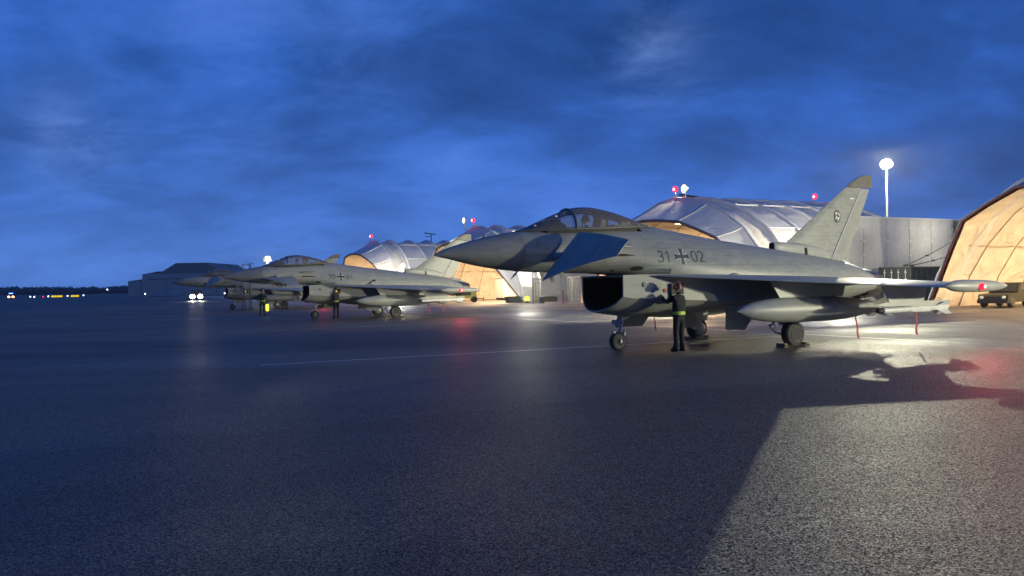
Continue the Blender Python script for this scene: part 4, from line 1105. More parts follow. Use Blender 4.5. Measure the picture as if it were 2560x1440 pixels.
TR = [(4.97, 2.09, 1.52, 1.10, 1.00), (5.4, 2.10, 1.46, .99, 1.03), (6.3, 2.10, 1.42, .92, 1.12), (7.6, 2.08, 1.36, .94, 1.22), (8.5, 2.0, 1.32, 1.04, 1.28), (10, 1.9, 1.34, 1.08, 1.28), (12.2, 1.8, 1.34, 1.18, 1.2)]
def tr_ring(s, shrink=0.0, n=11):
    X = [t[0] for t in TR]; zt, zs, zb, hw = [pchip(X, [t[i] for t in TR], s) for i in (1, 2, 3, 4)]
    zt -= shrink; hw -= shrink; zb += shrink; zs += shrink * .3
    rake = max(0, 1 - (s - 4.97) / 0.6)
    out = [(s, -hw, zt), (s, -hw, (zt + zs) / 2 + .1)]
    for i in range(n):
        u = -1 + 2 * i / (n - 1); z = zs - (zs - zb) * (1 - abs(u) ** 2.2) ** .75
        out.append((s - .28 * rake * (1 - abs(u) ** 2) , hw * u, z))
    return out + [(s, hw, (zt + zs) / 2 + .1), (s, hw, zt), (s, 0, zt)]
def m_intake():
    k = MB(); ss = [4.97, 5.05, 5.2, 5.4, 5.8, 6.3, 7, 7.6, 8.1, 8.5, 9.2, 10, 11, 12.2]
    k.ring_loft([tr_ring(s) for s in ss], False, True)
    k.ring_loft([tr_ring(4.97), tr_ring(4.97, .045)], False, False)
    return k.mesh('intake_trunk', M['paint_plain'], 35)
def m_duct():
    k = MB(); k.ring_loft([tr_ring(s, .045) for s in (4.975, 5.4, 6.0, 6.8)], False, True); return k.mesh('intake_duct', M['soot'], 35)
def m_canopy():
    k = MB(); prof = [(3.86, .555, 3.34, 3.875), (4.1, .57, 3.345, 3.945), (4.5, .585, 3.365, 3.965), (5.0, .57, 3.39, 3.90), (5.5, .51, 3.42, 3.785), (5.95, .42, 3.445, 3.645), (6.3, .29, 3.465, 3.53), (6.42, .2, 3.475, 3.50)]
    X = [p[0] for p in prof]; rg = []
    for i in range(17):
        s = 3.86 + (6.42 - 3.86) * i / 16; w, zb, zt = [pchip(X, [p[j] for p in prof], s) for j in (1, 2, 3)]
        rg.append([(s, w * math.cos(math.pi * j / 20), zb + (zt - zb) * math.sin(math.pi * j / 20) ** .85) for j in range(21)])
    k.ring_loft(rg, False, False, closed=False); return k.mesh('canopy', M['canopy'], 60)
def m_screen():
    k = MB(); prof = [(2.34, .10, 3.275, 3.29), (2.6, .24, 3.285, 3.385), (3.0, .37, 3.30, 3.555), (3.4, .47, 3.315, 3.72), (3.8, .55, 3.335, 3.865)]
    X = [p[0] for p in prof]; rg = []
    for i in range(10):
        s = 2.34 + (3.80 - 2.34) * i / 9; w, zb, zt = [pchip(X, [p[j] for p in prof], s) for j in (1, 2, 3)]
        rg.append([(s, w * math.cos(math.pi * j / 20), zb + (zt - zb) * math.sin(math.pi * j / 20) ** .9) for j in range(21)])
    k.ring_loft(rg, False, False, closed=False); return k.mesh('windscreen', M['canopy'], 60)
def m_cframe():
    k = MB(); b = [(3.83, .565 * math.cos(math.pi * j / 24), 3.32 + .565 * math.sin(math.pi * j / 24) ** .87) for j in range(25)]
    k.tube(b, .040, 8)
    for sg in (-1, 1):
        pts = []
        for s in [2.36 + i * .2 for i in range(8)] + [3.83, 4.2, 4.6, 5.0, 5.4, 5.8, 6.1, 6.38]:
            w = pchip([2.34, 2.6, 3.0, 3.4, 3.83, 4.5, 5.0, 5.5, 5.95, 6.3, 6.42], [.1, .24, .37, .47, .565, .59, .575, .515, .43, .3, .2], s)
            z = pchip([2.34, 3.0, 3.83, 4.5, 5.5, 6.42], [3.275, 3.30, 3.335, 3.36, 3.415, 3.475], s); pts.append((s, sg * w, z))
        k.tube(pts, .032, 6)
    return k.mesh('canopy_frame', M['dark_paint'], 50)
def m_tub():
    k = MB()
    P = [(3.02, .40), (3.6, .46), (4.4, .50), (5.2, .48), (5.95, .36)]
    top = [(s, w, 3.33 + (s - 3.0) * .035) for s, w in P] + [(s, -w, 3.33 + (s - 3.0) * .035) for s, w in P[::-1]]
    bot = [(s, w * .85, 2.55) for s, w in P] + [(s, -w * .85, 2.55) for s, w in P[::-1]]
    k.ring_loft([top, bot], False, True); return k.mesh('cockpit_tub', M['black'], 0)
def m_coaming():
    k = MB(); k.ring_loft([[(s, w * math.cos(math.pi * j / 10), zb + h * math.sin(math.pi * j / 10)) for j in range(11)] for s, w, zb, h in ((2.55, .16, 3.29, .05), (2.9, .28, 3.30, .12), (3.2, .36, 3.31, .19), (3.5, .42, 3.31, .235), (3.62, .43, 3.31, .22))])
    return k.mesh('instrument_coaming', M['black'], 30)
def m_hud():
    k = MB(); k.box((3.50, 0, 3.56), (.22, .24, .08))
    for sg in (-1, 1): k.tube([(3.56, sg * .12, 3.55), (3.60, sg * .12, 3.66), (3.68, sg * .11, 3.745)], .014, 6)
    k.box((3.68, 0, 3.75), (.03, .24, .02)); return k.mesh('head_up_display', M['dark_paint'], 0)
def m_seat():
    k = MB(); k.prism([(4.62, -.21, 2.75), (4.78, -.21, 2.75), (5.02, -.21, 3.62), (4.86, -.21, 3.62)], (0, .42, 0))
    k.prism([(4.22, -.22, 2.72), (4.7, -.22, 2.72), (4.7, -.22, 2.86), (4.22, -.22, 2.9)], (0, .44, 0))
    return k.mesh('ejection_seat', M['dark_paint'], 0)
def m_headbox():
    k = MB(); k.prism([(4.84, -.15, 3.56), (4.80, -.15, 3.83), (4.87, -.15, 3.87), (5.06, -.15, 3.85), (5.12, -.15, 3.58)], (0, .30, 0))
    k.box((4.82, 0, 3.72), (.05, .22, .16)); k.cyl((5.02, -.19, 3.3), (5.08, -.19, 3.82), .035, n=8).cyl((5.02, .19, 3.3), (5.08, .19, 3.82), .035, n=8)
    return k.mesh('headbox', M['black'], 0)
def m_deck():
    k = MB(); k.box((5.45, .0, 3.44), (.34, .40, .12)).box((5.62, -.12, 3.48), (.2, .16, .16)).cyl((5.9, -.1, 3.45), (5.9, .1, 3.45), .10, n=10)
    k.box((5.75, 0, 3.40), (.55, .5, .06)); return k.mesh('rear_deck', M['dark_paint'], 0)
def m_mirror():
    k = MB()
    for p in ((2.78, -.2, 3.42), (3.3, -.40, 3.66), (5.62, -.40, 3.53)): k.box(p, (.07, .03, .035))
    return k.mesh('canopy_fitting', M['clamp'], 0)
def m_wing(sg): return lambda: wing_box(.95, 5.36, .075, .80, sg).mesh('wing', M['paint_plain'], 30)
def m_slat(sg, a, b): return lambda: wing_box(a, b, .0, .072, sg, nf=6).mesh('slat', M['paint_plain'], 30)
def m_flap(sg, a, b): return lambda: wing_box(a, b, .804, 1.0, sg, nl=4, nf=4).mesh('flaperon', M['paint_plain'], 30)
def m_pod(sg):
    def f():
        k = MB(); k.lathe([(0, .004), (.06, .05), (.2, .10), (.42, .145), (.75, .165), (1.6, .16), (2.05, .135), (2.35, .10), (2.62, .035), (2.66, 0.003)], (11.72, sg * 5.48, 1.655), (1, 0, -.012), 18)
        k.box((12.9, sg * 5.40, 1.66), (1.5, .14, .06)); return k.mesh('wingtip_pod', M['paint_plain'], 40)
    return f
def m_canard(sg):
    """local origin on the pivot; undeflected, x aft"""
    def f():
        k = MB(); rg = []
        for i in range(7):
            t = i / 6; l = 1.45 * t; le = -.845 + 1.30 * t; te = .845 + .154 * t; z = -.30 * t - .28 * t * t; th = .055 * (1 - .6 * t)
            pts = []
            for j in range(9):
                f_ = j / 8; h = th * (.10 + .9 * math.sin(math.pi * f_ ** .75)); pts.append((le + (te - le) * f_, sg * l, z + h * .5, h))
            rg.append([(a, b, c) for a, b, c, h in pts] + [(a, b, c - h) for a, b, c, h in pts[::-1]])
        k.ring_loft(rg); k.cyl((0, -sg * .45, 0), (0, sg * .05, -.02), .12, n=14); return k.mesh('canard', M['paint_plain'], 30)
    return f
def m_strake(sg):
    return lambda: MB().prism([(4.42, sg * .76, 2.90), (4.72, sg * .96, 2.86), (5.30, sg * .98, 2.84), (5.34, sg * .82, 2.89)], (0, 0, .03)).mesh('strake', M['paint_plain'], 0)
def m_gill():
    k = MB(); P = [(4.52, 2.60), (4.62, 2.665), (5.15, 2.665), (5.48, 2.62), (5.1, 2.595)]
    for off, sg in ((.012, -1), (.012, 1)): k.add([(s, sg * (flat(s, z) + off), z) for s, z in P], [(0, 1, 2, 3, 4)])
    return k.mesh('gill_vent', M['soot'], 0)
def m_fin(): return fin_slab(2.42, 4.93, fin_le, lambda z: fin_hinge(z) - .012).mesh('fin', M['paint'], 30)
def m_rudder(): return fin_slab(2.50, 4.90, lambda z: fin_hinge(z) + .012, fin_te).mesh('rudder', M['paint_plain'], 30)
def m_fintip(): return fin_slab(4.945, 5.37, fin_le, lambda z: 16.10, 6, round_top=True).mesh('fin_tip', M['tip_paint'], 30)
def m_hinge():
    k = MB(); k.tube([(fin_hinge(z) + .0, -.062 + (z - 2.6) * .009, z) for z in (2.7, 3.4, 4.1, 4.86)], .018, 6); return k.mesh('hinge_strip', M['mark_white'], 50)
def m_scoop():
    k = MB(); rg = []
    for s, w, zb, zt in ((11.38, .115, 2.80, 3.055), (11.42, .14, 2.77, 3.075), (11.8, .15, 2.72, 3.08), (12.6, .14, 2.6, 3.06), (13.3, .11, 2.5, 2.98), (13.9, .08, 2.4, 2.8)):
        rg.append([(s, w * math.copysign(abs(math.cos(a)) ** .6, math.cos(a)), (zb + zt) / 2 + (zt - zb) / 2 * math.copysign(abs(math.sin(a)) ** .6, math.sin(a))) for a in [2 * math.pi * j / 20 for j in range(20)]])
    k.ring_loft(rg, False, True); return k.mesh('cooling_scoop', M['paint_plain'], 40)
def m_scoop_in():
    k = MB(); k.lathe([(0, .115), (.3, .08)], (11.385, 0, 2.93), (1, 0, 0), 16); return k.mesh('scoop_mouth', M['soot'], 30)
def m_slot():
    k = MB()
    for sg in (-1, 1): k.prism([(12.68, sg * .146, 2.90), (12.76, sg * .146, 2.90), (12.78, sg * .15, 2.68), (12.90, sg * .19, 2.60), (12.80, sg * .19, 2.60), (12.70, sg * .15, 2.68)], (0, sg * .02, 0))
    return k.mesh('slot_vent', M['soot'], 0)
def m_tail():
    k = MB(); k.lathe([(0, .10), (.3, .11), (.75, .07), (.8, .0)], (14.5, 0, 2.40), (1, 0, -.22), 12); k.prism([(14.3, -.05, 2.42), (15.25, -.05, 2.28), (15.7, -.02, 2.10), (15.0, -.05, 2.18)], (0, .10, 0))
    return k.mesh('tail_fairing', M['paint_plain'], 40)
def m_nozzle(sg):
    def f():
        k = MB(); c = (14.72, sg * .46, 1.72); n = 30
        k.lathe([(0, .50), (.25, .485), (.42, .46)], c, (1, 0, -.03), n, False, False); return k.mesh('nozzle_ring', M['steel'], 30)
    return f
def m_petals(sg):
    def f():
        k = MB(); c = Vector((15.13, sg * .46, 1.71))
        for i in range(16):
            a0, a1 = 2 * math.pi * (i + .06) / 16, 2 * math.pi * (i + .94) / 16
            P = []
            for x, r_ in ((0, .455), (.48, .36)):
                for a in (a0, a1): P.append(c + Vector((x, r_ * math.cos(a), r_ * math.sin(a))))
                for a in (a0, a1): P.append(c + Vector((x, (r_ - .03) * math.cos(a), (r_ - .03) * math.sin(a))))
            k.add(P, [(0, 1, 5, 4), (2, 6, 7, 3), (0, 4, 6, 2), (1, 3, 7, 5), (4, 5, 7, 6), (0, 2, 3, 1)])
        k.lathe([(0, .41), (-.5, .40)], c, (1, 0, 0), 20, False, True); return k.mesh('nozzle_petals', M['steel'], 30)
    return f
def m_vents():
    k = MB()
    for i in range(10):
        s = 5.98 + i * .055; k.prism([(s + .03, -(flat(s, 2.24) + .004), 2.25), (s + .055, -(flat(s, 2.24) + .004), 2.25), (s + .02, -(flat(s, 2.1) + .004), 2.10), (s - .005, -(flat(s, 2.1) + .004), 2.10)], (0, -.012, 0))
    return k.mesh('louvre', M['black'], 0)
HOLES = ((8.58, 2.03, .12, .06), (4.95, 2.22, .04, .03), (5.55, 2.27, .17, .06))
def m_hole(i):
    def f():
        s, z, a, b = HOLES[i]
        pts = [(s + a * math.cos(t), z + b * math.sin(t)) for t in [2 * math.pi * q / 14 for q in range(14)]]
        return MB().add(decal(pts, .010), [list(range(14))]).mesh('vent_hole', M['soot'], 0)
    return f
def m_blister():
    k = MB(); k.ball((8.6, -(flat(8.6, 2.06) - .03), 2.03), 1, 12, (.22, .10, .09)); return k.mesh('blister', M['paint_plain'])
BLADES = ((2.9, 2.205, .05, -.16, -.12), (3.25, 2.20, .12, -.22, .1), (3.5, 2.19, .02, -.14, -.15), (3.3, 2.24, .03, -.3, 0.0))
def m_blade(i):
    def f():
        s, z, dx, dz, y = BLADES[i]
        return MB().prism([(s, y - .012, z + .04), (s + .14, y - .012, z + .04), (s + .10 + dx, y - .008, z + dz), (s + .05 + dx, y - .008, z + dz)], (0, .024, 0)).mesh('antenna_blade', M['dark_paint'], 0)
    return f
def m_vane(): return MB().cyl((1.35, -.0, 3.09), (1.40, 0, 3.19), .022, .015, n=6).mesh('air_data_vane', M['dark_paint'], 0)
def m_ctank(): return None
def m_tank(sg):
    def f():
        k = MB(); L_ = 5.8; pr = []
        for i in range(25):
            t = i / 24; r_ = .345 * (math.sin(math.pi * min(t / .62, 1) / 2) ** .75 if t < .31 else 1.0)
            if t < .34: r_ = .345 * (1 - (1 - t / .34) ** 2.1) ** .62
            elif t > .58: r_ = .345 * (1 - ((t - .58) / .42) ** 1.9) * .985 + .004
            pr.append((t * L_, max(r_, .003)))
        k.lathe(pr, (7.42, sg * 2.6, 1.08), (1, 0, -.004), 26); return k.mesh('drop_tank', M['paint_plain'], 40)
    return f
def m_tankfin(sg):
    def f():
        k = MB()
        for a in (40, 140, 220, 320):
            d = Vector((0, math.cos(R(a)), math.sin(R(a)))); c = Vector((12.35, sg * 2.6, 1.06))
            k.prism([c + d * .16, c + d * .42 + Vector((.5, 0, 0)), c + d * .42 + Vector((.8, 0, 0)), c + d * .06 + Vector((.75, 0, 0))], d.cross(Vector((1, 0, 0))) * .02)
        return k.mesh('tank_fin', M['paint_plain'], 0)
    return f
def m_pylon(sg, l, s0, s1, z0, w=.06):
    def f():
        k = MB(); zt = wz(l, .4) + .02
        k.ring_loft([[(s0 + (.35 if z == z0 else 0), sg * (l - w * .3), z), ((s0 + s1) / 2, sg * (l - w), z), (s1 - (.2 if z == z0 else 0), sg * (l - w * .3), z), (s1 - (.2 if z == z0 else 0), sg * (l + w * .3), z), ((s0 + s1) / 2, sg * (l + w), z), (s0 + (.35 if z == z0 else 0), sg * (l + w * .3), z)] for z in (z0, zt)])
        return k.mesh('pylon', M['paint_plain'], 30)
    return f
def m_fairing(sg, l, s0, s1):
    def f():
        k = MB(); n = 14; rg = []
        for i in range(n + 1):
            t = i / n; s = s0 + (s1 - s0) * t; h = .17 * math.sin(math.pi * (t ** .75)) ** .6 + .004; zc = wz(l, min(max((s - wle(l)) / (wte(l) - wle(l)), 0), 1)) - .02
            rg.append([(s, sg * l + .085 * math.cos(a), zc - (h if math.sin(a) > 0 else 0) * math.sin(a) * 1.25) for a in [2 * math.pi * j / 14 for j in range(14)]])
        k.ring_loft(rg); return k.mesh('actuator_fairing', M['paint_plain'], 40)
    return f
def m_missile(sg, l, s0, z):
    def f():
        k = MB(); k.cur = 0; k.lathe([(0, .02), (.03, .055), (.1, .075), (.16, .08), (2.86, .08), (2.92, .06)], (s0, sg * l, z), (1, 0, .012), 14)
        for a in (45, 135, 225, 315):
            d = Vector((0, math.cos(R(a)), math.sin(R(a)))); c = Vector((s0, sg * l, z + .02)); q = d.cross(Vector((1, 0, 0))) * .012
            k.prism([c + d * .07 + Vector((2.35, 0, 0)), c + d * .24 + Vector((2.62, 0, 0)), c + d * .24 + Vector((2.86, 0, 0)), c + d * .07 + Vector((2.86, 0, 0))], q)
            k.prism([c + d * .07 + Vector((1.2, 0, 0)), c + d * .12 + Vector((1.35, 0, 0)), c + d * .12 + Vector((2.1, 0, 0)), c + d * .07 + Vector((2.15, 0, 0))], q)
        return k.mesh('missile', M['missile'], 35)
    return f
def m_seeker(sg, l, s0, z):
    def f():
        k = MB(); k.lathe([(-.012, .0), (-.004, .03), (.032, .058), (.1, .0785), (.22, .083)], (s0, sg * l, z), (1, 0, .012), 14, True, False); return k.mesh('seeker_head', M['black'], 40)
    return f
def m_rail(sg, l, s0, z):
    def f():
        k = MB(); k.box((s0 + 1.5, sg * l, z + .165), (2.7, .09, .12)); k.prism([(s0 + .15, sg * l - .045, z + .11), (s0 - .15, sg * l - .02, z + .16), (s0 + .15, sg * l - .045, z + .22)], (0, .07, 0)); return k.mesh('launch_rail', M['paint_plain'], 0)
    return f
def m_ngear():
    k = MB(); k.tube([(5.62, 0, 1.25), (5.56, 0, .62)], .068, 10); k.tube([(5.57, 0, .72), (5.50, 0, .34)], .05, 10)
    for sg in (-1, 1): k.tube([(5.50, sg * .06, .36), (5.49, sg * .13, .30), (5.49, sg * .13, .255)], .03, 6)
    k.tube([(5.55, 0, .66), (5.32, 0, .53), (5.44, 0, .36)], .026, 6); k.box((5.32, 0, .53), (.07, .14, .05))
    k.cyl((5.49, -.15, .255), (5.49, .15, .255), .035, n=8); k.tube([(5.6, .0, .85), (6.2, 0, 1.05)], .035, 6)
    k.box((5.50, 0, .78), (.16, .30, .09)); k.cyl((5.50, -.14, .80), (5.40, -.14, .80), .06, n=10).cyl((5.50, .14, .80), (5.40, .14, .80), .06, n=10)
    k.box((5.62, -.12, .50), (.05, .05, .14))
    return k.mesh('nose_gear', M['gear'], 40)
def m_wheel(key, c, r_, w):
    def f():
        a, b = MB(), MB(); wheel(a, b, c, r_, w); CACHE[key + 'rim'] = b.mesh('rim', M['rim'], 30); return a.mesh('tyre', M['rubber'], 35)
    return f
def m_mgear(sg):
    def f():
        k = MB(); k.tube([(9.75, sg * 1.35, 1.45), (9.95, sg * 1.78, .72), (10.02, sg * 1.86, .42)], [.085, .075, .07], 10)
        k.tube([(10.02, sg * 1.8, .40), (10.05, sg * 2.05, .355)], .07, 8); k.cyl((10.05, sg * 1.82, .355), (10.05, sg * 2.10, .355), .06, n=10)
        k.tube([(9.5, sg * 1.75, .60), (9.62, sg * 1.78, .40), (9.95, sg * 1.84, .34)], .03, 6); k.tube([(9.9, sg * 1.7, .85), (9.5, sg * 1.75, .60)], .03, 6)
        k.tube([(9.95, sg * 1.72, .85), (9.75, sg * 1.05, 1.3)], .045, 8); k.box((9.52, sg * 1.75, .60), (.10, .10, .08))
        k.lathe([(0, .13), (.04, .19), (.16, .19), (.18, .12)], (10.05, sg * 1.78, .355), (0, sg, 0), 16)
        return k.mesh('main_gear', M['gear'], 40)
    return f
def m_mdoor(sg):
    def f():
        k = MB(); k.prism([(8.55, sg * .98, 1.30), (8.47, sg * 1.02, .52), (8.62, sg * 1.03, .46), (9.18, sg * 1.03, .46), (9.42, sg * 1.01, .72), (9.55, sg * .98, 1.30)], (0, sg * .035, 0)); return k.mesh('gear_door', M['paint_plain'], 0)
    return f
def m_mdoor2(sg):
    def f():
        k = MB(); k.prism([(9.65, sg * 1.62, 1.72), (9.85, sg * 1.70, .62), (10.2, sg * 1.70, .62), (10.45, sg * 1.62, 1.72)], (0, sg * .03, 0)); return k.mesh('leg_door', M['paint_plain'], 0)
    return f
def m_ndoor():
    k = MB(); k.prism([(5.75, .34, 1.02), (5.75, .50, .62), (6.7, .50, .62), (6.9, .34, .98)], (0, .03, 0)); return k.mesh('nose_gear_door', M['paint_plain'], 0)
def m_ribbon(p, ln, dx=.05, w=.05):
    def f():
        k = MB(); vs = []; n = 8
        for i in range(n + 1):
            t = i / n; x = p[0] + dx * t + .012 * math.sin(t * 7); y = p[1] + .01 * math.sin(t * 9)
            ww = w * (.6 + .4 * t)
            vs += [(x - ww / 2, y - .003, p[2] - ln * t), (x + ww / 2, y - .003, p[2] - ln * t), (x + ww / 2, y + .003, p[2] - ln * t), (x - ww / 2, y + .003, p[2] - ln * t)]
        k.ring_loft([vs[i * 4:i * 4 + 4] for i in range(n + 1)]); return k.mesh('warning_ribbon', M['red_ribbon'], 0)
    return f
def m_panelhole():
    k = MB(); zt = 1.72; y = -1.14
    k.box((6.62, -1.20, 1.70), (.42, .02, .30)); return k.mesh('open_panel', M['black'], 0)
def m_panel_lamp():
    k = MB(); k.box((6.56, -1.222, 1.755), (.055, .02, .05)).box((6.56, -1.222, 1.685), (.055, .02, .05)); return k.mesh('panel_display', M['amber'], 0)
def m_dome():
    k = MB()
    k.lathe([(0, .07), (.02, .07), (.022, .045), (.03, .0)], (5.63, -1.055, 1.83), (0, -1, 0), 16); return k.mesh('round_fitting', M['dark_paint'], 30)
def m_rdisc():
    k = MB(); k.lathe([(0, .055), (.012, .055), (.014, 0)], (6.27, -1.125, 1.66), (0, -1, 0), 16); return k.mesh('red_disc', M['trim'], 30)
def m_badge():
    k = MB(); c = (14.27, 3.95); y = -.085
    P = lambda pts, yy: [(c[0] + a, yy, c[1] + b) for a, b in pts]
    k.cur = 0; ov = [(.145 * math.cos(t), .215 * math.sin(t)) for t in [2 * math.pi * i / 20 for i in range(20)]]; k.add(P(ov, y), [list(range(20))])
    k.cur = 1
    k.add(P([(-.11, .11), (-.05, .02), (-.01, .14), (.10, .08), (.11, -.02), (.02, -.16), (.0, -.05), (-.10, -.10)], y - .004), [(0, 1, 2), (2, 3, 4), (4, 5, 6), (6, 7, 1)])
    return k.mesh('squadron_badge', [M['mark'], M['mark_white']], 0)
def m_tailnum():
    k = MB(); k.box((15.02, -.06, 4.56), (.20, .006, .05)); return k.mesh('fin_stencil', M['mark_white'], 0)
def m_smudge():
    k = MB(); return None


def jet(pos, head, label, text=None, cross=None, canard=(48, 48), ribbons=True, seed=0):
    root = empty('fighter_jet', pos, head)
    tag(root, label, 'fighter jet', 'fighter jets parked in a row on the apron')
    P = lambda n, key, fn, par=root, loc=None: part(n, key, fn, par, loc)
    fus = P('fuselage', 'fus', m_fuselage); P('radome', 'rad', m_radome); P('air_data_vane', 'vane', m_vane, fus)
    for i in range(4): P('antenna_blade', f'probe{i}', m_blade(i), fus)
    for i in range(3): P('vent_hole', f'hole{i}', m_hole(i), fus)
    P('louvre', 'vents', m_vents, fus); P('gill_vent', 'gill', m_gill, fus); P('strake', 'strakel', m_strake(-1), fus); P('strake', 'straker', m_strake(1), fus); P('blister', 'blis', m_blister, fus)
    it = P('intake_trunk', 'intake', m_intake); P('intake_duct', 'duct', m_duct, it); P('round_fitting', 'dome', m_dome, it)
    P('open_panel', 'ophole', m_panelhole, it); P('panel_display', 'amber', m_panel_lamp, it); P('red_disc', 'rdisc', m_rdisc, it)
    P('cockpit_tub', 'tub', m_tub); P('instrument_coaming', 'coam', m_coaming); P('head_up_display', 'hud', m_hud)
    st = P('ejection_seat', 'seat', m_seat); P('headbox', 'hbox', m_headbox, st); P('rear_deck', 'deck', m_deck)
    P('windscreen', 'wsc', m_screen); cn = P('canopy', 'can', m_canopy); P('canopy_frame', 'cfr', m_cframe, cn); P('canopy_fitting', 'mir', m_mirror, cn)
    for sg, nm in ((-1, 'l'), (1, 'r')):
        w = P('wing', 'wing' + nm, m_wing(sg))
        for q, (a, b) in enumerate(((1.15, 3.05), (3.07, 5.34))): P('slat', f'slat{q}' + nm, m_slat(sg, a, b), w)
        for q, (a, b) in enumerate(((1.25, 3.25), (3.27, 5.30))): P('flaperon', f'flap{q}' + nm, m_flap(sg, a, b), w)
        for q, (l, s0, s1) in enumerate(((1.95, 11.2, 13.5), (3.75, 11.6, 13.55))): P('actuator_fairing', f'fair{q}' + nm, m_fairing(sg, l, s0, s1), w)
        pd = P('wingtip_pod', 'pod' + nm, m_pod(sg))
        c = P('canard', 'canard' + nm, m_canard(sg), root, (3.165, sg * .80, 2.595)); c.rotation_euler = (0, R(-canard[0 if sg < 0 else 1]), 0)
        P('nozzle_ring', 'noz' + nm, m_nozzle(sg)); P('nozzle_petals', 'pet' + nm, m_petals(sg))
        tk = P('drop_tank', 'tank' + nm, m_tank(sg)); P('tank_fin', 'tfin' + nm, m_tankfin(sg), tk)
        P('pylon', 'py1' + nm, m_pylon(sg, 2.6, 8.6, 11.6, 1.40, .09)); P('pylon', 'py2' + nm, m_pylon(sg, 4.2, 10.95, 12.9, 1.22, .05))
        ms = P('missile', 'ms' + nm, m_missile(sg, 4.2, 10.8, 1.02)); P('seeker_head', 'sk' + nm, m_seeker(sg, 4.2, 10.8, 1.02), ms); P('launch_rail', 'rl' + nm, m_rail(sg, 4.2, 10.95, 1.02))
        mg = P('main_gear', 'mg' + nm, m_mgear(sg)); P('tyre', 'mw' + nm, m_wheel('mw' + nm, (10.05, sg * 2.02, .362), .362, .27), mg); P('rim', 'mw' + nm + 'rim', None, mg)
        P('gear_door', 'md' + nm, m_mdoor(sg)); P('leg_door', 'md2' + nm, m_mdoor2(sg), mg)
    f_ = P('fin', 'fin', m_fin); P('rudder', 'rud', m_rudder, f_); P('fin_tip', 'ftip', m_fintip, f_); P('hinge_strip', 'hin', m_hinge, f_)
    P('squadron_badge', 'badge', m_badge, f_); P('fin_stencil', 'fst', m_tailnum, f_)
    sc_ = P('cooling_scoop', 'scoop', m_scoop, f_); P('slot_vent', 'slot', m_slot, f_); P('scoop_mouth', 'scin', m_scoop_in, f_); P('tail_fairing', 'tail', m_tail)
    ng = P('nose_gear', 'ng', m_ngear); P('tyre', 'nw', m_wheel('nw', (5.48, 0, .262), .262, .19), ng); P('rim', 'nwrim', None, ng); P('nose_gear_door', 'nd', m_ndoor, ng)
    # navigation lamp on the left wingtip
    def nl():
        k = MB(); k.ball((13.02, -5.66, 1.62), .085, 12, (1.5, .8, 1)); return k.mesh('navigation_lamp', M['red_lamp'])
    def nl2():
        k = MB(); k.ball((13.02, -5.70, 1.62), .048, 10); return k.mesh('lamp_core', M['red_core'])
    pd = [o for o in root.children if o.name.startswith('wingtip_pod')][0]
    P('navigation_lamp', 'nl', nl, pd); P('lamp_core', 'nl2', nl2, pd)
    ld = bpy.data.lights.new('nav_lamp', 'SPOT'); ld.energy = 150; ld.color = (1, .03, .04); ld.shadow_soft_size = .06; ld.spot_size = R(165); ld.spot_blend = .3
    lo = bpy.data.objects.new('nav_lamp', ld); COL.objects.link(lo); lo.parent = root; lo.location = (13.02, -5.80, 1.60); lo.rotation_euler = Vector((0, -1, -.35)).to_track_quat('-Z', 'Y').to_euler()
    if ribbons:
        P('warning_ribbon', 'rb1', m_ribbon((12.38, -4.2, .97), .64, .03, .09)); P('warning_ribbon', 'rb2', m_ribbon((11.95, -2.6, .80), .64, .12, .08))
        P('warning_ribbon', 'rb3', m_ribbon((6.35, -.5, .92), .36, .07, .035)); P('warning_ribbon', 'rb4', m_ribbon((7.75, -.55, .97), .24, .04, .03))
    if text:
        a, b = text
        nm = P('serial_number', 'num' + a, lambda: digits(a, 6.14, 2.435, .30, .036).mesh('serial_number', M['mark'], 0), fus); nm = P('serial_number', 'num' + b, lambda: digits(b, 7.22, 2.435, .30, .036).mesh('serial_number', M['mark'], 0), fus)
        P('cross_marking', 'cross' + a, lambda: iron_cross(6.89, 2.585, .215, M['mark'] if cross == 'grey' else M['black'], M['mark_white']), fus)
    return root


J1 = ((-1.917, 19.711, 0), 0.4847); J2 = ((-17.209, 47.200, 0), 0.4463); J3 = ((-32.1, 75.2, 0), 0.460)
def jp(J, s, lat, z=0.0):
    c, q = math.cos(J[1]), math.sin(J[1]); return Vector((J[0][0] + s * c + lat * q, J[0][1] + s * q - lat * c, z))
jet(*J1, 'nearest grey fighter jet, marked 31 02, with a person at its wing root', ('31', '02'), 'grey', (48, 42))
jet(*J2, 'second grey fighter jet, marked 30 81, parked behind the nearest nose', ('30', '81'), 'black', (4, 4))
jet(*J3, 'third grey fighter jet, mostly hidden by the second jet, over a boarding ladder', None, None, (48, 48))
# sooty streak behind the exhaust vent of the second jet
def soot_patch(J):
    k = MB(); n = 16; vs = []
    root = [o for o in bpy.data.objects if o.name == 'fighter_jet.001'][0]
    P = [(8.42, 2.0), (8.44, 2.10), (8.62, 2.24), (8.95, 2.40), (9.05, 2.33), (8.92, 2.14), (8.80, 2.0)]
    k.add(decal(P, .008), [list(range(len(P)))]); part('soot_stain', 'soot', lambda: k.mesh('soot_stain', M['soot'], 0), root)
soot_patch(J2)
for J, who in ((J1, 'nearest'), (J2, 'second'), (J3, 'third')):
    p = jp(J, 4.50, 0, 1.92)
    person(p, J[1] + math.pi, f'pilot in a dark helmet sitting in the cockpit of the {who} jet',
           [((.16, -.25, 1.20), (.36, -.16, 1.12), (1, .2, -.1)), ((.16, .25, 1.20), (.36, .16, 1.12), (1, -.2, -.1))],
           (M['cloth_green'], M['skin'], M['black']), seated=True, belt=False, yaw=R(18 if who == 'nearest' else 0))

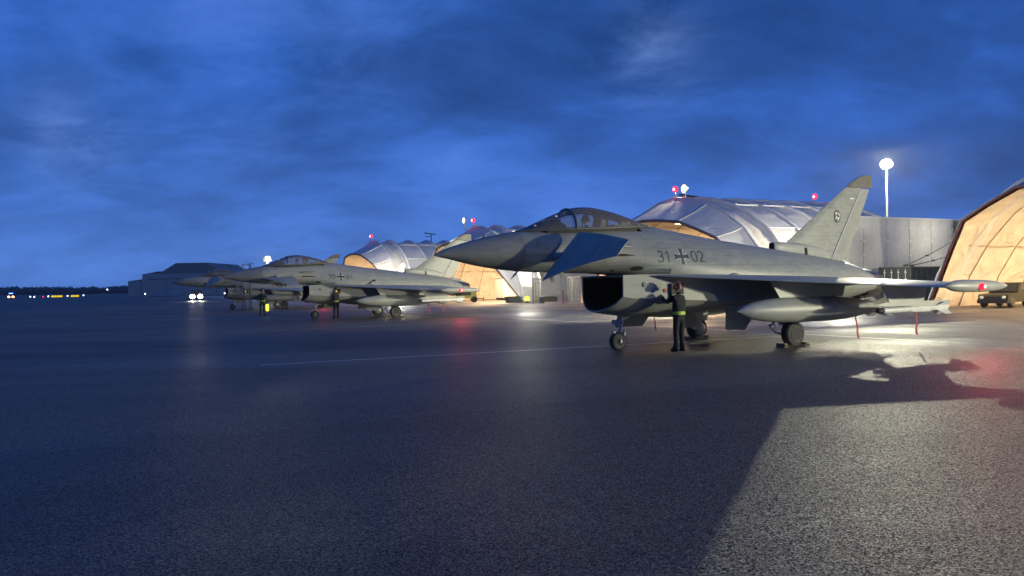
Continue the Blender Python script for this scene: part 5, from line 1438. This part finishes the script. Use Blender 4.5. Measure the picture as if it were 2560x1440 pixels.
# wheel chocks
def chock(p, rz, lab):
    r_ = empty('wheel_chock', p, rz)
    for s_ in (-1, 1):
        link('wedge', MB().prism([(s_ * .30, -.16, 0), (s_ * .48, -.16, 0), (s_ * .47, -.16, .11), (s_ * .38, -.16, .11)], (0, .32, 0)).mesh('wedge', M['wood'], 0), r_)
    link('connecting_bar', MB().cyl((-.44, -.2, .05), (.44, -.2, .05), .018, n=6).mesh('connecting_bar', M['black'], 0), r_)
    tag(r_, lab, 'wheel chock', 'chocks at the main wheels')
for J, who in ((J1, 'nearest'), (J2, 'second'), (J3, 'third')):
    for l, sd in ((2.02, 'left main wheel, nearer the camera, of'), (-2.02, 'far main wheel of')):
        chock(jp(J, 10.05, l), J[1], f'wooden chock at the {sd} the {who} jet')

# crew on the ground
faceJ = lambda J: J[1] + math.pi / 2
person((4.43, 21.25, 0), faceJ(J1) + R(12), 'person in dark clothes and reddish headset with a yellow belt, working at the nearest jet',
       [((.22, -.24, 1.32), (.46, -.16, 1.52), (1, .2, .4)), ((.24, .23, 1.30), (.47, .10, 1.46), (1, -.2, .5))],
       (M['cloth_dark'], M['skin'], M['black']), head='red', pitch=R(-12), sc=1.03)
p2 = person((-17.4, 55.6, 0), R(-62), 'person standing before the second jet with a glowing yellow wand at the hip',
       [((-.08, -.29, 1.17), (.08, -.27, .93), (.3, 0, -1)), ((.10, .28, 1.17), (.27, .12, 1.20), (.8, -.6, 0))],
       (M['cloth_green'], M['skin'], M['black']), head='helmet', sc=1.06)
p3 = person((-10.8, 49.0, 0), faceJ(J2) + R(20), 'person in dark clothes raising both hands to the second jet, light belt at the waist',
       [((.20, -.24, 1.33), (.40, -.15, 1.53), (.9, .2, .5)), ((.20, .24, 1.35), (.36, .18, 1.60), (.7, 0, .8))],
       (M['cloth_dark'], M['skin'], M['black']), head='helmet', pitch=R(-15), sc=1.05)
r_ = empty('light_wand', (-16.95, 55.25, 0.86))
link('grip', MB().cyl((0, 0, 0), (0, 0, .16), .025, n=8).mesh('grip', M['black']), r_)
link('glowing_tube', MB().lathe([(0, .07), (-.1, .10), (-.42, .10), (-.48, .05)], (0, 0, 0), (0, 0, 1), 12).mesh('glowing_tube', M['wand']), r_)
tag(r_, 'glowing yellow wand held at the hip of the person by the second jet', 'light wand')

# boarding ladder at the third jet
r_ = empty('boarding_ladder', jp(J3, 6.5, 2.2), J3[1])
rails = {}
for s_ in (-1, 1):
    a, b = Vector((s_ * .26, -1.25, .12)), Vector((s_ * .26, .05, 3.45))
    link('rail', MB().tube([a, b], .05, 6).mesh('rail', M['alu']), r_)
    link('leg', MB().tube([Vector((s_ * .30, .55, .12)), Vector((s_ * .26, -.35, 2.4))], .04, 6).mesh('leg', M['alu']), r_)
    link('handrail', MB().tube([Vector((s_ * .30, -.75, 1.9)), Vector((s_ * .32, -.35, 3.6)), Vector((s_ * .32, -.15, 4.25)), Vector((s_ * .32, .25, 4.35)), Vector((s_ * .32, .35, 3.6))], .03, 6).mesh('handrail', M['alu']), r_)
    for y in (-1.25, .55): link('castor', MB().lathe([(-.04, .05), (-.04, .1), (.04, .1), (.04, .05)], (s_ * .3, y, .1), (1, 0, 0), 12).mesh('castor', M['rubber']), r_)
for i in range(11):
    t = (i + .5) / 11; c = Vector((0, -1.25, .12)).lerp(Vector((0, .05, 3.45)), t); link('step', MB().box(c, (.5, .18, .035)).mesh('step', M['alu'], 0), r_)
link('crossbar', MB().tube([(-.32, -.15, 4.25), (.32, -.15, 4.25)], .03, 6).mesh('crossbar', M['alu']), r_)
link('platform', MB().box((0, .2, 3.46), (.6, .5, .05)).mesh('platform', M['alu'], 0), r_)
tag(r_, 'dark boarding ladder with hooped handrails standing at the third jet cockpit', 'ladder')
